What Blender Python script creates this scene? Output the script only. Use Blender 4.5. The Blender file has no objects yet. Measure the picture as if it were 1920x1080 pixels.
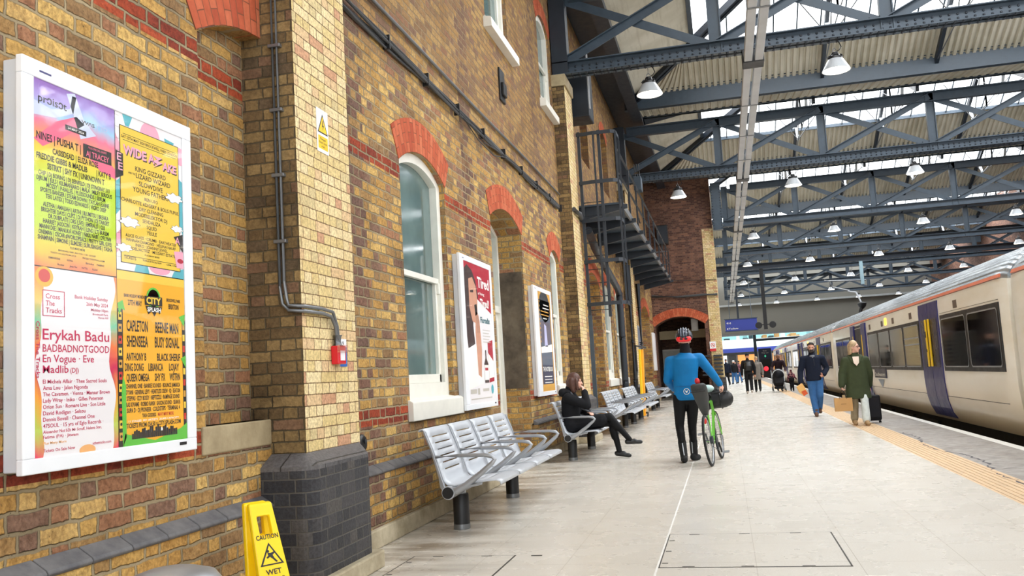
import bpy, bmesh, math, random
import numpy as np
from mathutils import Vector, Matrix, Euler
random.seed(7)
S = bpy.context.scene
C = S.collection
# ------------------------------------------------------------ camera, sky, exposure
FL, YAW, PITCH, ROLL, CAMH = 1664.9, -.22993, .101935, -.058473, 1.3
cy_, sy_, cp_, sp_ = math.cos(YAW), math.sin(YAW), math.cos(PITCH), math.sin(PITCH)
fw = Vector((sy_*cp_, cy_*cp_, sp_)); r0 = Vector((cy_, -sy_, 0)); u0 = r0.cross(fw)
rt = r0*math.cos(ROLL) + u0*math.sin(ROLL); up = -r0*math.sin(ROLL) + u0*math.cos(ROLL)
cam_d = bpy.data.cameras.new('camera'); cam = bpy.data.objects.new('camera', cam_d); C.objects.link(cam)
cam_d.sensor_width = 36; cam_d.lens = FL/1920*36; cam_d.clip_start = .05; cam_d.clip_end = 400
M3 = Matrix((rt, up, -fw)).transposed()
cam.matrix_world = Matrix.Translation((0, 0, CAMH)) @ M3.to_4x4()
S.camera = cam
W = bpy.data.worlds.new('overcast_sky'); S.world = W; W.use_nodes = True
bg = W.node_tree.nodes['Background']; bg.inputs[0].default_value = (.93, .97, 1, 1); bg.inputs[1].default_value = 3.0
S.view_settings.view_transform = 'Standard'; S.view_settings.look = 'None'
S.view_settings.exposure = 0.26; S.view_settings.gamma = 1; S.view_settings.use_curve_mapping = False
S.cycles.max_bounces = 8; S.cycles.diffuse_bounces = 5; S.cycles.transparent_max_bounces = 12
S.cycles.caustics_reflective = False; S.cycles.caustics_refractive = False

def area_light(name, loc, rot, sx, sy, power, col=(1, 1, 1)):
    d = bpy.data.lights.new(name, 'AREA'); d.shape = 'RECTANGLE'; d.size = sx; d.size_y = sy; d.energy = power; d.color = col
    o = bpy.data.objects.new(name, d); C.objects.link(o); o.location = loc; o.rotation_euler = rot
    return o
SKY_P = 2600
for k in range(-1, 6):      # daylight coming down through the glazed ridge of each roof bay
    area_light('skylight_daylight', (9.5, 17.3+11*k+5.5, 11.95), (0, 0, 0), 19, 5, SKY_P, (.96, .98, 1))
# the sun is hidden by cloud; daylight also falls in over the open tracks beside the platform
area_light('daylight_over_tracks', (17.5, 12, 6), (0, math.radians(78), 0), 9, 40, 2600, (.97, .98, 1))

area_light('concourse_fill', (8, 97, 7.5), (math.radians(50), 0, 0), 22, 2, 1500, (.95, .99, 1)); area_light('shop_level_lighting', (8, 106, 3.1), (0, 0, 0), 22, 8, 900, (1, .95, .88))  # first light is added fill to brighten the balcony front
# ------------------------------------------------------------ helpers
def lin(c):
    return tuple((x/12.92 if x <= .04045 else ((x+.055)/1.055)**2.4) for x in (v/255 for v in c))
def tag(o, label=None, cat=None, group=None, kind=None):
    if label: o['label'] = label
    if cat: o['category'] = cat
    if group: o['group'] = group
    if kind: o['kind'] = kind
    return o
def thing(name, label=None, cat=None, loc=(0, 0, 0), rz=0, group=None, kind=None):
    o = bpy.data.objects.new(name, None); C.objects.link(o); o.empty_display_size = .1
    o.location = loc; o.rotation_euler = (0, 0, rz)
    return tag(o, label, cat, group, kind)
def kids(o): return [c for c in bpy.data.objects if c.parent == o]
def copy_tree(o, parent=None):
    ch = list(o.children)
    c = o.copy(); C.objects.link(c)
    if parent is not None: c.parent = parent
    for k in ch: copy_tree(k, c)
    return c
def frame(d):
    d = Vector(d).normalized(); a = Vector((0, 0, 1)) if abs(d.z) < .95 else Vector((1, 0, 0))
    x = d.cross(a).normalized(); return x, x.cross(d).normalized()
class MB:
    """collects shapes; build() links them as one mesh object"""
    def __init__(s): s.v = []; s.f = []; s.m = []; s.uv = {}; s.mi = 0
    def add(s, vs, fs, mi=None):
        b = len(s.v); s.v += [tuple(p) for p in vs]
        for f in fs: s.f.append([i+b for i in f]); s.m.append(s.mi if mi is None else mi)
        return s
    def box(s, x0, x1, y0, y1, z0, z1, mi=None):
        x0, x1 = sorted((x0, x1)); y0, y1 = sorted((y0, y1)); z0, z1 = sorted((z0, z1))
        return s.add([(x, y, z) for z in (z0, z1) for y in (y0, y1) for x in (x0, x1)],
                     [(0, 2, 3, 1), (4, 5, 7, 6), (0, 1, 5, 4), (2, 6, 7, 3), (0, 4, 6, 2), (1, 3, 7, 5)], mi)
    def bar(s, a, b, w, h, upv=(0, 0, 1), mi=None):
        a, b = Vector(a), Vector(b); d = (b-a).normalized(); upv = Vector(upv)
        if abs(d.dot(upv)) > .97: upv = Vector((0, 1, 0))
        x = d.cross(upv).normalized()*w/2; y = x.cross(d).normalized()*h/2
        vs = [p+x*i+y*j for p in (a, b) for i, j in ((-1, -1), (1, -1), (1, 1), (-1, 1))]
        return s.add(vs, [(3, 2, 1, 0), (4, 5, 6, 7), (0, 1, 5, 4), (1, 2, 6, 5), (2, 3, 7, 6), (3, 0, 4, 7)], mi)
    def tube(s, pts, r, n=8, mi=None, rs=None, closed=False):
        pts = [Vector(p) for p in pts]; k = len(pts); vs = []; fs = []; px = None
        for i, p in enumerate(pts):
            if closed: d = pts[(i+1) % k]-pts[i-1]
            else: d = pts[min(i+1, k-1)]-pts[max(i-1, 0)]
            if px is None: x, y = frame(d)
            else:
                d = d.normalized(); x = (px-d*px.dot(d)).normalized(); y = d.cross(x)
            px = x; rr = rs[i] if rs else r
            vs += [p+(x*math.cos(t)+y*math.sin(t))*rr for t in (2*math.pi*j/n for j in range(n))]
        for i in range(k if closed else k-1):
            a, b = i*n, ((i+1) % k)*n
            fs += [(a+j, a+(j+1) % n, b+(j+1) % n, b+j) for j in range(n)]
        if not closed: fs += [tuple(range(n))[::-1], tuple((k-1)*n+j for j in range(n))]
        return s.add(vs, fs, mi)
    def cyl(s, a, b, r, r2=None, n=16, mi=None): return s.tube([a, b], r, n, mi, [r, r if r2 is None else r2])
    def prism(s, poly, ax, a0, a1, mi=None):
        """poly of 2-D points extruded along axis ax ('x','y','z') from a0 to a1"""
        def P(p, a): return {'x': (a, p[0], p[1]), 'y': (p[0], a, p[1]), 'z': (p[0], p[1], a)}[ax]
        n = len(poly); vs = [P(p, a0) for p in poly]+[P(p, a1) for p in poly]
        return s.add(vs, [tuple(range(n))[::-1], tuple(range(n, 2*n))]+[(i, (i+1) % n, n+(i+1) % n, n+i) for i in range(n)], mi)
    def lathe(s, prof, c=(0, 0, 0), n=24, mi=None, ax='z'):
        vs = []; fs = []
        for r, h in prof:
            for j in range(n):
                t = 2*math.pi*j/n; a, b = r*math.cos(t), r*math.sin(t)
                q = {'z': (a, b, h), 'y': (b, h, a), 'x': (h, a, b)}[ax]
                vs.append((c[0]+q[0], c[1]+q[1], c[2]+q[2]))
        for i in range(len(prof)-1):
            fs += [(i*n+j, i*n+(j+1) % n, (i+1)*n+(j+1) % n, (i+1)*n+j) for j in range(n)]
        fs += [tuple(range(n))[::-1], tuple((len(prof)-1)*n+j for j in range(n))]
        return s.add(vs, fs, mi)
    def ell(s, c, r, n=14, m=9, mi=None, rot=None):
        vs = []; fs = []; R = rot.to_matrix() if rot else None
        for i in range(m+1):
            p = math.pi*i/m
            for j in range(n):
                t = 2*math.pi*j/n; q = Vector((r[0]*math.sin(p)*math.cos(t), r[1]*math.sin(p)*math.sin(t), r[2]*math.cos(p)))
                if R: q = R @ q
                vs.append(Vector(c)+q)
        for i in range(m):
            for j in range(n):
                a, b, c2, d = i*n+j, i*n+(j+1) % n, (i+1)*n+(j+1) % n, (i+1)*n+j
                fs.append((a, d, c2) if i == 0 else ((a, d, b) if i == m-1 else (a, d, c2, b)))
        return s.add(vs, fs, mi)
    def cap(s, a, b, ra, rb, n=12, mi=None, ex=1, xdir=None):
        """tapered capsule with round ends; ex flattens it across xdir"""
        a, b = Vector(a), Vector(b); d = (b-a); L = d.length; d = d.normalized()
        if xdir is None: x, y = frame(d)
        else:
            x = Vector(xdir); x = (x-d*x.dot(d)).normalized(); y = d.cross(x)
        rings = []
        for t in (85, 60, 35, 0): rings.append((a-d*ra*math.sin(math.radians(t)), ra*math.cos(math.radians(t))))
        for t in (0, 35, 60, 85): rings.append((b+d*rb*math.sin(math.radians(t)), rb*math.cos(math.radians(t))))
        vs = []
        for p, r in rings:
            vs += [p+(x*math.cos(t)*ex+y*math.sin(t))*r for t in (2*math.pi*j/n for j in range(n))]
        fs = [tuple(range(n))[::-1], tuple((len(rings)-1)*n+j for j in range(n))]
        for i in range(len(rings)-1): fs += [(i*n+j, i*n+(j+1) % n, (i+1)*n+(j+1) % n, (i+1)*n+j) for j in range(n)]
        return s.add(vs, fs, mi)
    def loft(s, rings, n=20, mi=None, pw=1.0):
        """rings: (center, rx, ry) ellipses in XY planes, or (center, rx, ry, xvec, yvec)"""
        vs = []; fs = []
        for q in rings:
            c, rx, ry = Vector(q[0]), q[1], q[2]; X, Y = (Vector(q[3]), Vector(q[4])) if len(q) > 3 else (Vector((1, 0, 0)), Vector((0, 1, 0)))
            for j in range(n):
                t = 2*math.pi*j/n; ct, st = math.cos(t), math.sin(t)
                vs.append(c+X*rx*math.copysign(abs(ct)**pw, ct)+Y*ry*math.copysign(abs(st)**pw, st))
        k = len(rings)
        for i in range(k-1): fs += [(i*n+j, i*n+(j+1) % n, (i+1)*n+(j+1) % n, (i+1)*n+j) for j in range(n)]
        fs += [tuple(range(n))[::-1], tuple((k-1)*n+j for j in range(n))]
        return s.add(vs, fs, mi)
    def mesh(s, name):
        me = bpy.data.meshes.new(name); me.from_pydata(s.v, [], s.f); me.polygons.foreach_set('material_index', s.m)
        if s.uv:
            uvl = me.uv_layers.new(name='UVMap')
            for fi, uvs in s.uv.items():
                for li, uv in zip(me.polygons[fi].loop_indices, uvs): uvl.data[li].uv = uv
        return me
    def build(s, name, mats, parent=None, world=False, smooth=None, bevel=0, recalc=True, loc=None, segs=2):
        if world and parent is not None:
            off = Vector((0, 0, 0)); q = parent
            while q is not None: off += q.location; q = q.parent
            s.v = [tuple(Vector(p)-off) for p in s.v]
        if parent is None:
            if loc is None:
                a = np.array(s.v); loc = ((a[:, 0].min()+a[:, 0].max())/2, (a[:, 1].min()+a[:, 1].max())/2, a[:, 2].min())
            s.v = [tuple(Vector(p)-Vector(loc)) for p in s.v]
        me = s.mesh(name)
        for m in (mats if isinstance(mats, (list, tuple)) else [mats]): me.materials.append(m)
        if recalc:
            bm = bmesh.new(); bm.from_mesh(me); bmesh.ops.recalc_face_normals(bm, faces=bm.faces); bm.to_mesh(me); bm.free()
        if smooth is not None:
            me.polygons.foreach_set('use_smooth', [True]*len(me.polygons)); me.set_sharp_from_angle(angle=math.radians(smooth))
        o = bpy.data.objects.new(name, me); C.objects.link(o)
        if parent is not None: o.parent = parent
        elif loc is not None: o.location = loc
        if bevel:
            md = o.modifiers.new('bevel', 'BEVEL'); md.width = bevel; md.segments = segs; md.limit_method = 'ANGLE'; md.angle_limit = math.radians(40)
        me.update(); return o
def st(o):
    o['kind'] = 'structure'; return o
def blob(mb, name, mats, parent, vox=.012, it=4, fac=.5, sub=0):
    """one continuous surface: union of the collected closed shapes, smoothed"""
    me = mb.mesh('tmp'); t = bpy.data.objects.new('tmp', me); C.objects.link(t)
    r = t.modifiers.new('r', 'REMESH'); r.mode = 'VOXEL'; r.voxel_size = vox; r.use_smooth_shade = True
    sm = t.modifiers.new('s', 'SMOOTH'); sm.factor = fac; sm.iterations = it
    dg = bpy.context.evaluated_depsgraph_get(); nm = bpy.data.meshes.new_from_object(t.evaluated_get(dg))
    bpy.data.objects.remove(t); bpy.data.meshes.remove(me)
    nm.name = name; nm.materials.clear()
    for m in (mats if isinstance(mats, (list, tuple)) else [mats]): nm.materials.append(m)
    nm.polygons.foreach_set('material_index', [0]*len(nm.polygons))
    nm.polygons.foreach_set('use_smooth', [True]*len(nm.polygons))
    o = bpy.data.objects.new(name, nm); C.objects.link(o); o.parent = parent
    return o
_tc = {}
def text_mesh(body, bold=0):
    k = (body, bold)
    if k in _tc: return _tc[k]
    cu = bpy.data.curves.new('t', 'FONT'); cu.body = body; cu.size = 1; cu.resolution_u = 2; cu.offset = bold; cu.fill_mode = 'FRONT'
    o = bpy.data.objects.new('t', cu); C.objects.link(o)
    dg = bpy.context.evaluated_depsgraph_get(); me = bpy.data.meshes.new_from_object(o.evaluated_get(dg))
    vs = [tuple(v.co) for v in me.vertices]; fs = [tuple(p.vertices) for p in me.polygons]
    bpy.data.objects.remove(o); bpy.data.curves.remove(cu); bpy.data.meshes.remove(me)
    xs = [v[0] for v in vs] or [0, 1]; w = (min(xs), max(xs))
    _tc[k] = (vs, fs, w); return _tc[k]
CAPH = .729
class Sheet:
    """a flat print: u to the side, v downward, both 0..1; layers lift by a hair"""
    def __init__(s, o, ux, vx, w, h, nrm): s.o, s.ux, s.vx, s.w, s.h, s.n = Vector(o), Vector(ux), Vector(vx), w, h, Vector(nrm); s.mb = MB()
    def P(s, u, v, l): return s.o+s.ux*(u*s.w)+s.vx*(v*s.h)+s.n*(l*.0005)
    def rect(s, u0, v0, u1, v1, mi, l=1): return s.poly([(u0, v0), (u1, v0), (u1, v1), (u0, v1)], mi, l)
    def poly(s, pts, mi, l=1): s.mb.add([s.P(u, v, l) for u, v in pts], [tuple(range(len(pts)))], mi)
    def disc(s, u, v, r, mi, l=1, ry=None, n=20):
        ry = ry if ry else r*s.w/s.h
        s.poly([(u+r*math.cos(2*math.pi*i/n), v+ry*math.sin(2*math.pi*i/n)) for i in range(n)], mi, l)
    def text(s, t, u, v, w, cap, mi, l=2, al='c', bold=.012, vert=False):
        """baseline at v, width w (sheet fraction), cap height in v units"""
        vs, fs, (a, b) = text_mesh(t, bold); sx = w/max(b-a, 1e-4); sv = cap/CAPH
        x0 = {'c': u-w/2, 'l': u, 'r': u-w}[al]
        if vert: pts = [s.P(u-p[1]*w*.0+p[1]*(-1)*0+ (p[1]*cap/CAPH), v+(p[0]-a)/max(b-a, 1e-4)*w, l) for p in vs]
        else: pts = [s.P(x0+(p[0]-a)*sx, v-p[1]*sv, l) for p in vs]
        s.mb.add(pts, fs, mi)
    def build(s, name, mats, parent): return s.mb.build(name, mats, parent, world=True, recalc=False)
# ------------------------------------------------------------ materials
class NT:
    def __init__(s, name):
        s.mat = bpy.data.materials.new(name); s.mat.use_nodes = True; s.t = s.mat.node_tree; s.n = s.t.nodes
        s.b = s.n['Principled BSDF']; s.out = s.n['Material Output']
    def node(s, typ, ins=None, **kw):
        n = s.n.new(typ)
        for k, v in kw.items(): setattr(n, k, v)
        for k, v in (ins or {}).items(): s.put(n.inputs[k], v)
        return n
    def put(s, sock, v):
        if isinstance(v, bpy.types.NodeSocket): s.t.links.new(v, sock)
        elif isinstance(v, (tuple, list)) and len(v) == 3 and sock.type == 'RGBA': sock.default_value = (*v, 1)
        else: sock.default_value = v
    def m(s, op, a, b=0.0, c=0.0):
        n = s.node('ShaderNodeMath', {0: a, 1: b, 2: c}, operation=op); return n.outputs[0]
    def mix(s, f, a, b, mode='MIX'):
        n = s.node('ShaderNodeMix', None, data_type='RGBA', blend_type=mode)
        s.put(n.inputs[0], f); s.put(n.inputs[6], a); s.put(n.inputs[7], b); return n.outputs[2]
    def noise(s, vec, scale, det=3, rough=.55):
        n = s.node('ShaderNodeTexNoise', {'Scale': scale, 'Detail': det, 'Roughness': rough})
        if vec is not None: s.put(n.inputs['Vector'], vec)
        return n.outputs[0]
    def mr(s, v, a, b, c=0.0, d=1.0, smooth=False):
        n = s.node('ShaderNodeMapRange', {0: v, 1: a, 2: b, 3: c, 4: d})
        if smooth: n.interpolation_type = 'SMOOTHSTEP'
        return n.outputs[0]
    def ramp(s, v, cols, const=False):
        n = s.node('ShaderNodeValToRGB', {0: v}); e = n.color_ramp.elements
        n.color_ramp.interpolation = 'CONSTANT' if const else 'LINEAR'
        while len(e) < len(cols): e.new(.5)
        for i, (p, c) in enumerate(cols): e[i].position = p; e[i].color = (*lin(c), 1)
        return n.outputs[0]
    def pos(s):
        g = s.node('ShaderNodeNewGeometry'); x = s.node('ShaderNodeSeparateXYZ', {0: g.outputs['Position']}); return g, x.outputs[0], x.outputs[1], x.outputs[2]
    def bump(s, h, st=.5, d=.01):
        n = s.node('ShaderNodeBump', {'Strength': st, 'Distance': d, 'Height': h}); s.put(s.b.inputs['Normal'], n.outputs[0])
    def fin(s, col=None, rough=None, metal=None, spec=None):
        for k, v in (('Base Color', col), ('Roughness', rough), ('Metallic', metal), ('Specular IOR Level', spec)):
            if v is not None: s.put(s.b.inputs[k], v)
        return s.mat
def flat(name, c, rough=.5, metal=0, spec=None, var=.06, scale=6, coat=0, bump=0):
    n = NT(name); tc = n.node('ShaderNodeTexCoord').outputs['Object']
    v = n.noise(tc, scale, 4); a = lin(c)
    col = n.mix(n.mr(v, .3, .7), tuple(max(0, x*(1-var)) for x in a), tuple(min(1, x*(1+var)) for x in a))
    n.fin(col, n.mr(v, .3, .7, max(.02, rough-.06), min(1, rough+.06)), metal, spec)
    if coat: n.b.inputs['Coat Weight'].default_value = coat
    if bump: n.bump(n.noise(tc, scale*8, 4), bump, .004)
    return n.mat
def emit(name, c, s=1):
    n = NT(name); n.put(n.b.inputs['Base Color'], lin(c)); n.put(n.b.inputs['Emission Color'], lin(c)); n.b.inputs['Emission Strength'].default_value = s
    return n.mat
def brick(name, cols, mortar, bond='flemish', L=.225, Hd=.1075, h=.075, mj=.010, bands=None, bandcol=None, rough=.85, dirt=None, dirt_amt=.5, wob=.006, pits=.5, bump=.7, mott=.0, high=None, purple=None, tone=None):
    n = NT(name); g, X, Y, Z = n.pos(); N = n.node('ShaderNodeSeparateXYZ', {0: g.outputs['Normal']})
    isx = n.m('GREATER_THAN', n.m('ABSOLUTE', N.outputs[0]), .7)
    P3 = g.outputs['Position']
    nz = n.noise(P3, 9, 2); wob_ = n.m('MULTIPLY', n.m('SUBTRACT', nz, .5), wob*2.5)
    u = n.m('ADD', n.m('ADD', n.m('MULTIPLY', isx, n.m('SUBTRACT', Y, X)), X), wob_)
    z = n.m('ADD', Z, wob_)
    rz = n.m('DIVIDE', z, h); row = n.m('FLOOR', rz); fz = n.m('MULTIPLY', n.m('SUBTRACT', rz, row), h)
    par = n.m('MODULO', n.m('ABSOLUTE', row), 2.0)
    if bond == 'flemish':
        Pd = L+Hd; s = n.m('ADD', n.m('DIVIDE', u, Pd), n.m('MULTIPLY', par, .5)); k = n.m('FLOOR', s)
        t = n.m('MULTIPLY', n.m('SUBTRACT', s, k), Pd); ish = n.m('GREATER_THAN', t, L)
        lo = n.m('SUBTRACT', t, n.m('MULTIPLY', ish, L)); wd = n.m('SUBTRACT', L, n.m('MULTIPLY', ish, L-Hd))
    elif bond == 'english':
        Pd = n.m('SUBTRACT', L, n.m('MULTIPLY', par, L-Hd)); s = n.m('ADD', n.m('DIVIDE', u, Pd), n.m('MULTIPLY', par, .5)); k = n.m('FLOOR', s)
        lo = n.m('MULTIPLY', n.m('SUBTRACT', s, k), Pd); wd = Pd; ish = par
    else:
        s = n.m('ADD', n.m('DIVIDE', u, L), n.m('MULTIPLY', par, .5)); k = n.m('FLOOR', s); lo = n.m('MULTIPLY', n.m('SUBTRACT', s, k), L); wd = L; ish = 0.0
    dx = n.m('MINIMUM', lo, n.m('SUBTRACT', wd, lo)); dz = n.m('MINIMUM', fz, n.m('SUBTRACT', h, fz))
    fine = n.noise(P3, 45, 4, .65)
    d = n.m('ADD', n.m('MINIMUM', dx, dz), n.m('MULTIPLY', n.m('SUBTRACT', fine, .5), .008))
    mask = n.mr(d, mj*.35, mj*.85, 0, 1, True)
    idv = n.node('ShaderNodeCombineXYZ', {0: k, 1: row, 2: ish}); wn = n.node('ShaderNodeTexWhiteNoise', {0: idv.outputs[0]})
    col = n.ramp(wn.outputs[0], cols, True)
    big = n.noise(P3, .9, 3)
    if purple:                       # courses of darker bricks laid as a quoin strip at these stretches of wall
        for a, b in purple:
            pm = n.m('MULTIPLY', n.m('GREATER_THAN', Y, a), n.m('LESS_THAN', Y, b)); pm = n.m('MULTIPLY', pm, n.m('GREATER_THAN', n.m('ADD', wn.outputs[0], n.m('MULTIPLY', par, .0)), .3))
            col = n.mix(pm, col, n.ramp(n.node('ShaderNodeSeparateColor', {0: wn.outputs[1]}).outputs[1], [(0, (124, 94, 80)), (.4, (112, 88, 78)), (.75, (142, 110, 82))], True))
    if bands:
        bmk = None
        for a, b in bands:
            q = n.m('MULTIPLY', n.m('GREATER_THAN', Z, a), n.m('LESS_THAN', Z, b)); bmk = q if bmk is None else n.m('ADD', bmk, q)
        bmk = n.m('MULTIPLY', bmk, isx)
        col = n.mix(bmk, col, n.ramp(n.node('ShaderNodeSeparateColor', {0: wn.outputs[1]}).outputs[0], bandcol, True))
    col = n.mix(n.mr(fine, .32, .72), n.mix(1.0, col, (.62, .58, .55), 'MULTIPLY'), n.mix(1.0, col, (1.18, 1.14, 1.08), 'MULTIPLY'))
    if mott:
        mt = n.mr(n.noise(P3, 26, 5, .7), .46, .66, 0, mott, True); col = n.mix(mt, col, n.mix(1.0, col, (.5, .42, .36), 'MULTIPLY'))
    mort = n.mix(n.mr(big, .35, .65), lin(mortar), tuple(x*.6 for x in lin(mortar)))
    col = n.mix(mask, mort, col)
    if pits:
        pt = n.mr(n.noise(P3, 70, 2), .66, .74, 0, 1); pm2 = n.mr(n.noise(P3, 7, 2), .45, .6)
        col = n.mix(n.m('MULTIPLY', n.m('MULTIPLY', pt, pm2), pits), col, (.03, .022, .018))
    if dirt:
        dm = n.mr(n.noise(P3, 1.7, 5, .6), .48, .68, 0, dirt_amt, True); col = n.mix(dm, col, n.mix(1.0, col, dirt, 'MULTIPLY'))
    if high:                         # sooty upper storey: the bricks themselves are greyer there
        hm = n.mr(n.m('ADD', Z, n.m('MULTIPLY', big, 1.2)), high[0], high[1], 0, high[2], True); col = n.mix(hm, col, n.mix(.55, n.mix(1.0, col, high[3], 'MULTIPLY'), high[4]))
    if tone: col = n.mix(1.0, col, tone, 'MULTIPLY')
    n.bump(n.m('ADD', mask, n.m('MULTIPLY', fine, .55)), bump, .012)
    return n.fin(col, rough, 0, .25)
M = {}
YB = [(0, (190, 154, 90)), (.2, (164, 132, 86)), (.34, (206, 174, 108)), (.46, (144, 116, 82)), (.58, (184, 146, 84)), (.7, (132, 104, 88)), (.8, (200, 168, 108)), (.9, (158, 116, 88))]
RB = [(0, (150, 66, 42)), (.4, (168, 78, 50)), (.7, (132, 58, 42))]
M['brick'] = brick('brick_london_stock', YB, (158, 142, 112), L=.25, Hd=.12, h=.086, mj=.014, mott=.55, wob=.011, tone=(1.12, 1.11, 1.1), pits=.85, bump=.95, bands=[(.975, 1.125), (3.3, 3.45)], bandcol=RB, dirt=(.58, .54, .5), dirt_amt=.6,
    high=(4.5, 5.8, .75, (.8, .76, .74), lin((118, 92, 70))), purple=[(6.75, 7.15), (10.25, 10.75), (14.9, 15.3)])
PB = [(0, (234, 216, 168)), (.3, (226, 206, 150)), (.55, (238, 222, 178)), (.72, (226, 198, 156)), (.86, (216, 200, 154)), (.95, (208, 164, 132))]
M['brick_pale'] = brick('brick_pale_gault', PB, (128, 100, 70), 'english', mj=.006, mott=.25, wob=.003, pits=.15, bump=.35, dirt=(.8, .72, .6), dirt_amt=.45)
M['brick_dark'] = brick('brick_dark_stock', [(0, (132, 110, 74)), (.3, (112, 92, 64)), (.55, (148, 124, 84)), (.75, (102, 86, 66)), (.9, (128, 100, 78))], (92, 80, 60), 'english', mj=.008, dirt=(.4, .38, .36), dirt_amt=.8, pits=.3)
M['brick_black'] = brick('brick_blue_engineering', [(0, (62, 63, 68)), (.35, (72, 72, 76)), (.7, (54, 55, 60)), (.9, (84, 82, 82))], (92, 88, 82), 'english', h=.083, mj=.007, wob=.003, pits=.1, bump=.4, rough=.5, dirt=(1.5, 1.45, 1.4), dirt_amt=.35)
M['coping_brick'] = brick('brick_blue_coping', [(0, (92, 92, 96)), (.4, (104, 103, 106)), (.75, (84, 84, 88))], (60, 58, 56), 'stack', L=.2, h=.31, mj=.008, wob=.002, pits=.1, bump=.3, rough=.5)
M['brick_far'] = brick('brick_purple_brown', [(0, (112, 82, 70)), (.3, (96, 70, 62)), (.55, (124, 92, 78)), (.75, (88, 64, 58)), (.92, (134, 98, 80))], (128, 104, 90), 'flemish', pits=.1, bump=.4, dirt=(.62, .58, .56), dirt_amt=.5)
def red_arch():
    n = NT('brick_red_rubbed'); uv = n.node('ShaderNodeUVMap').outputs[0]; s = n.node('ShaderNodeSeparateXYZ', {0: uv})
    k = n.m('FLOOR', n.m('DIVIDE', s.outputs[0], .078)); f = n.m('SUBTRACT', n.m('DIVIDE', s.outputs[0], .078), k)
    r2 = n.m('ADD', n.m('DIVIDE', s.outputs[1], .2), n.m('MULTIPLY', n.m('MODULO', n.m('ABSOLUTE', k), 2.0), .5)); rk = n.m('FLOOR', r2); rf = n.m('SUBTRACT', r2, rk)
    wn = n.node('ShaderNodeTexWhiteNoise', {0: n.node('ShaderNodeCombineXYZ', {0: k, 1: rk}).outputs[0]})
    col = n.ramp(wn.outputs[0], [(0, (186, 92, 62)), (.35, (198, 106, 74)), (.65, (172, 80, 54)), (.85, (204, 116, 82))], True)
    g, X, Y, Z = n.pos(); fine = n.noise(g.outputs['Position'], 22, 4)
    col = n.mix(n.mr(fine, .3, .7), n.mix(1.0, col, (.8, .78, .76), 'MULTIPLY'), col)
    soot = n.mr(n.noise(g.outputs['Position'], 2.2, 4, .7), .56, .72, 0, .85, True); col = n.mix(n.m('MULTIPLY', soot, n.m('MULTIPLY', n.m('GREATER_THAN', Y, 11), n.m('LESS_THAN', Y, 14.5))), col, (.05, .042, .038))
    e = n.m('MULTIPLY', n.mr(n.m('MINIMUM', f, n.m('SUBTRACT', 1.0, f)), .02, .07), n.mr(n.m('MINIMUM', rf, n.m('SUBTRACT', 1.0, rf)), .01, .03))
    col = n.mix(e, lin((120, 72, 52)), col); n.bump(e, .25, .004)
    return n.fin(col, .8, 0, .2)
M['red'] = red_arch()
def stone(name, c, c2, rough=.75, sc=5):
    n = NT(name); g, X, Y, Z = n.pos(); a = n.noise(g.outputs['Position'], sc, 5, .65); b = n.noise(g.outputs['Position'], 1.3, 3)
    col = n.mix(n.mr(a, .35, .65), lin(c2), lin(c)); col = n.mix(n.mr(b, .5, .7, 0, .6), col, n.mix(1.0, col, (.68, .64, .58), 'MULTIPLY'))
    n.bump(n.noise(g.outputs['Position'], 60, 4), .2, .004); return n.fin(col, rough, 0, .3)
M['stone'] = stone('stone_sandstone', (176, 160, 128), (150, 134, 104))
M['plinth'] = stone('stone_plinth', (196, 184, 158), (160, 148, 122))
M['slate'] = stone('coping_blue_brick', (112, 110, 110), (88, 87, 90), .6, 9)
M['white'] = flat('painted_timber_white', (228, 226, 216), .45, var=.05)
M['whitecase'] = flat('powder_coat_white', (236, 238, 242), .35, var=.02)
M['steel'] = flat('painted_steel_blue_grey', (57, 70, 82), .42, 0, .5, var=.14)
M['steeld'] = flat('painted_steel_dark', (34, 41, 50), .45, 0, .5, var=.14)
M['black'] = flat('black_plastic', (20, 20, 22), .45)
M['rubber'] = flat('black_rubber', (16, 16, 17), .75)
M['silver'] = flat('brushed_silver_paint', (196, 200, 206), .4, .12, var=.02)
M['alu'] = flat('cast_aluminium', (164, 167, 172), .34, .5, var=.06)
M['galv'] = flat('galvanised_conduit', (122, 124, 126), .4, .6, var=.1)
M['cable'] = flat('grey_cable', (70, 72, 74), .6)
def corr():
    n = NT('corrugated_cream_sheet'); g, X, Y, Z = n.pos(); a = n.noise(g.outputs['Position'], .7, 4)
    st_ = n.noise(n.node('ShaderNodeVectorMath', {0: g.outputs['Position'], 1: (9, .6, .6)}, operation='MULTIPLY').outputs[0], 1.2, 3)
    col = n.mix(n.mr(a, .4, .65), lin((206, 201, 184)), lin((184, 178, 158))); col = n.mix(n.mr(st_, .5, .75, 0, .5), col, lin((146, 136, 112)))
    return n.fin(col, .6, 0, .3)
M['corr'] = corr()
def glass(name, tint=(1, 1, 1), tr=.9, rough=.04):
    n = NT(name); t = n.node('ShaderNodeBsdfTransparent', {0: (*tint, 1)}); gl = n.node('ShaderNodeBsdfGlossy', {'Color': (1, 1, 1, 1), 'Roughness': rough})
    mx = n.node('ShaderNodeMixShader', {0: 1-tr, 1: t.outputs[0], 2: gl.outputs[0]}); n.t.links.new(mx.outputs[0], n.out.inputs[0]); return n.mat
M['glass'] = glass('roof_glass', (1, 1, 1), .95)
M['clear'] = glass('poster_cover', (1, 1, 1), .95, .03)
M['winglass'] = flat('window_glass_dark', (96, 118, 116), .07, 0, .8, var=.25, scale=1.2)
M['windark'] = flat('train_window_glass', (24, 24, 26), .06, 0, .3, var=.3, scale=.8)
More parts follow.
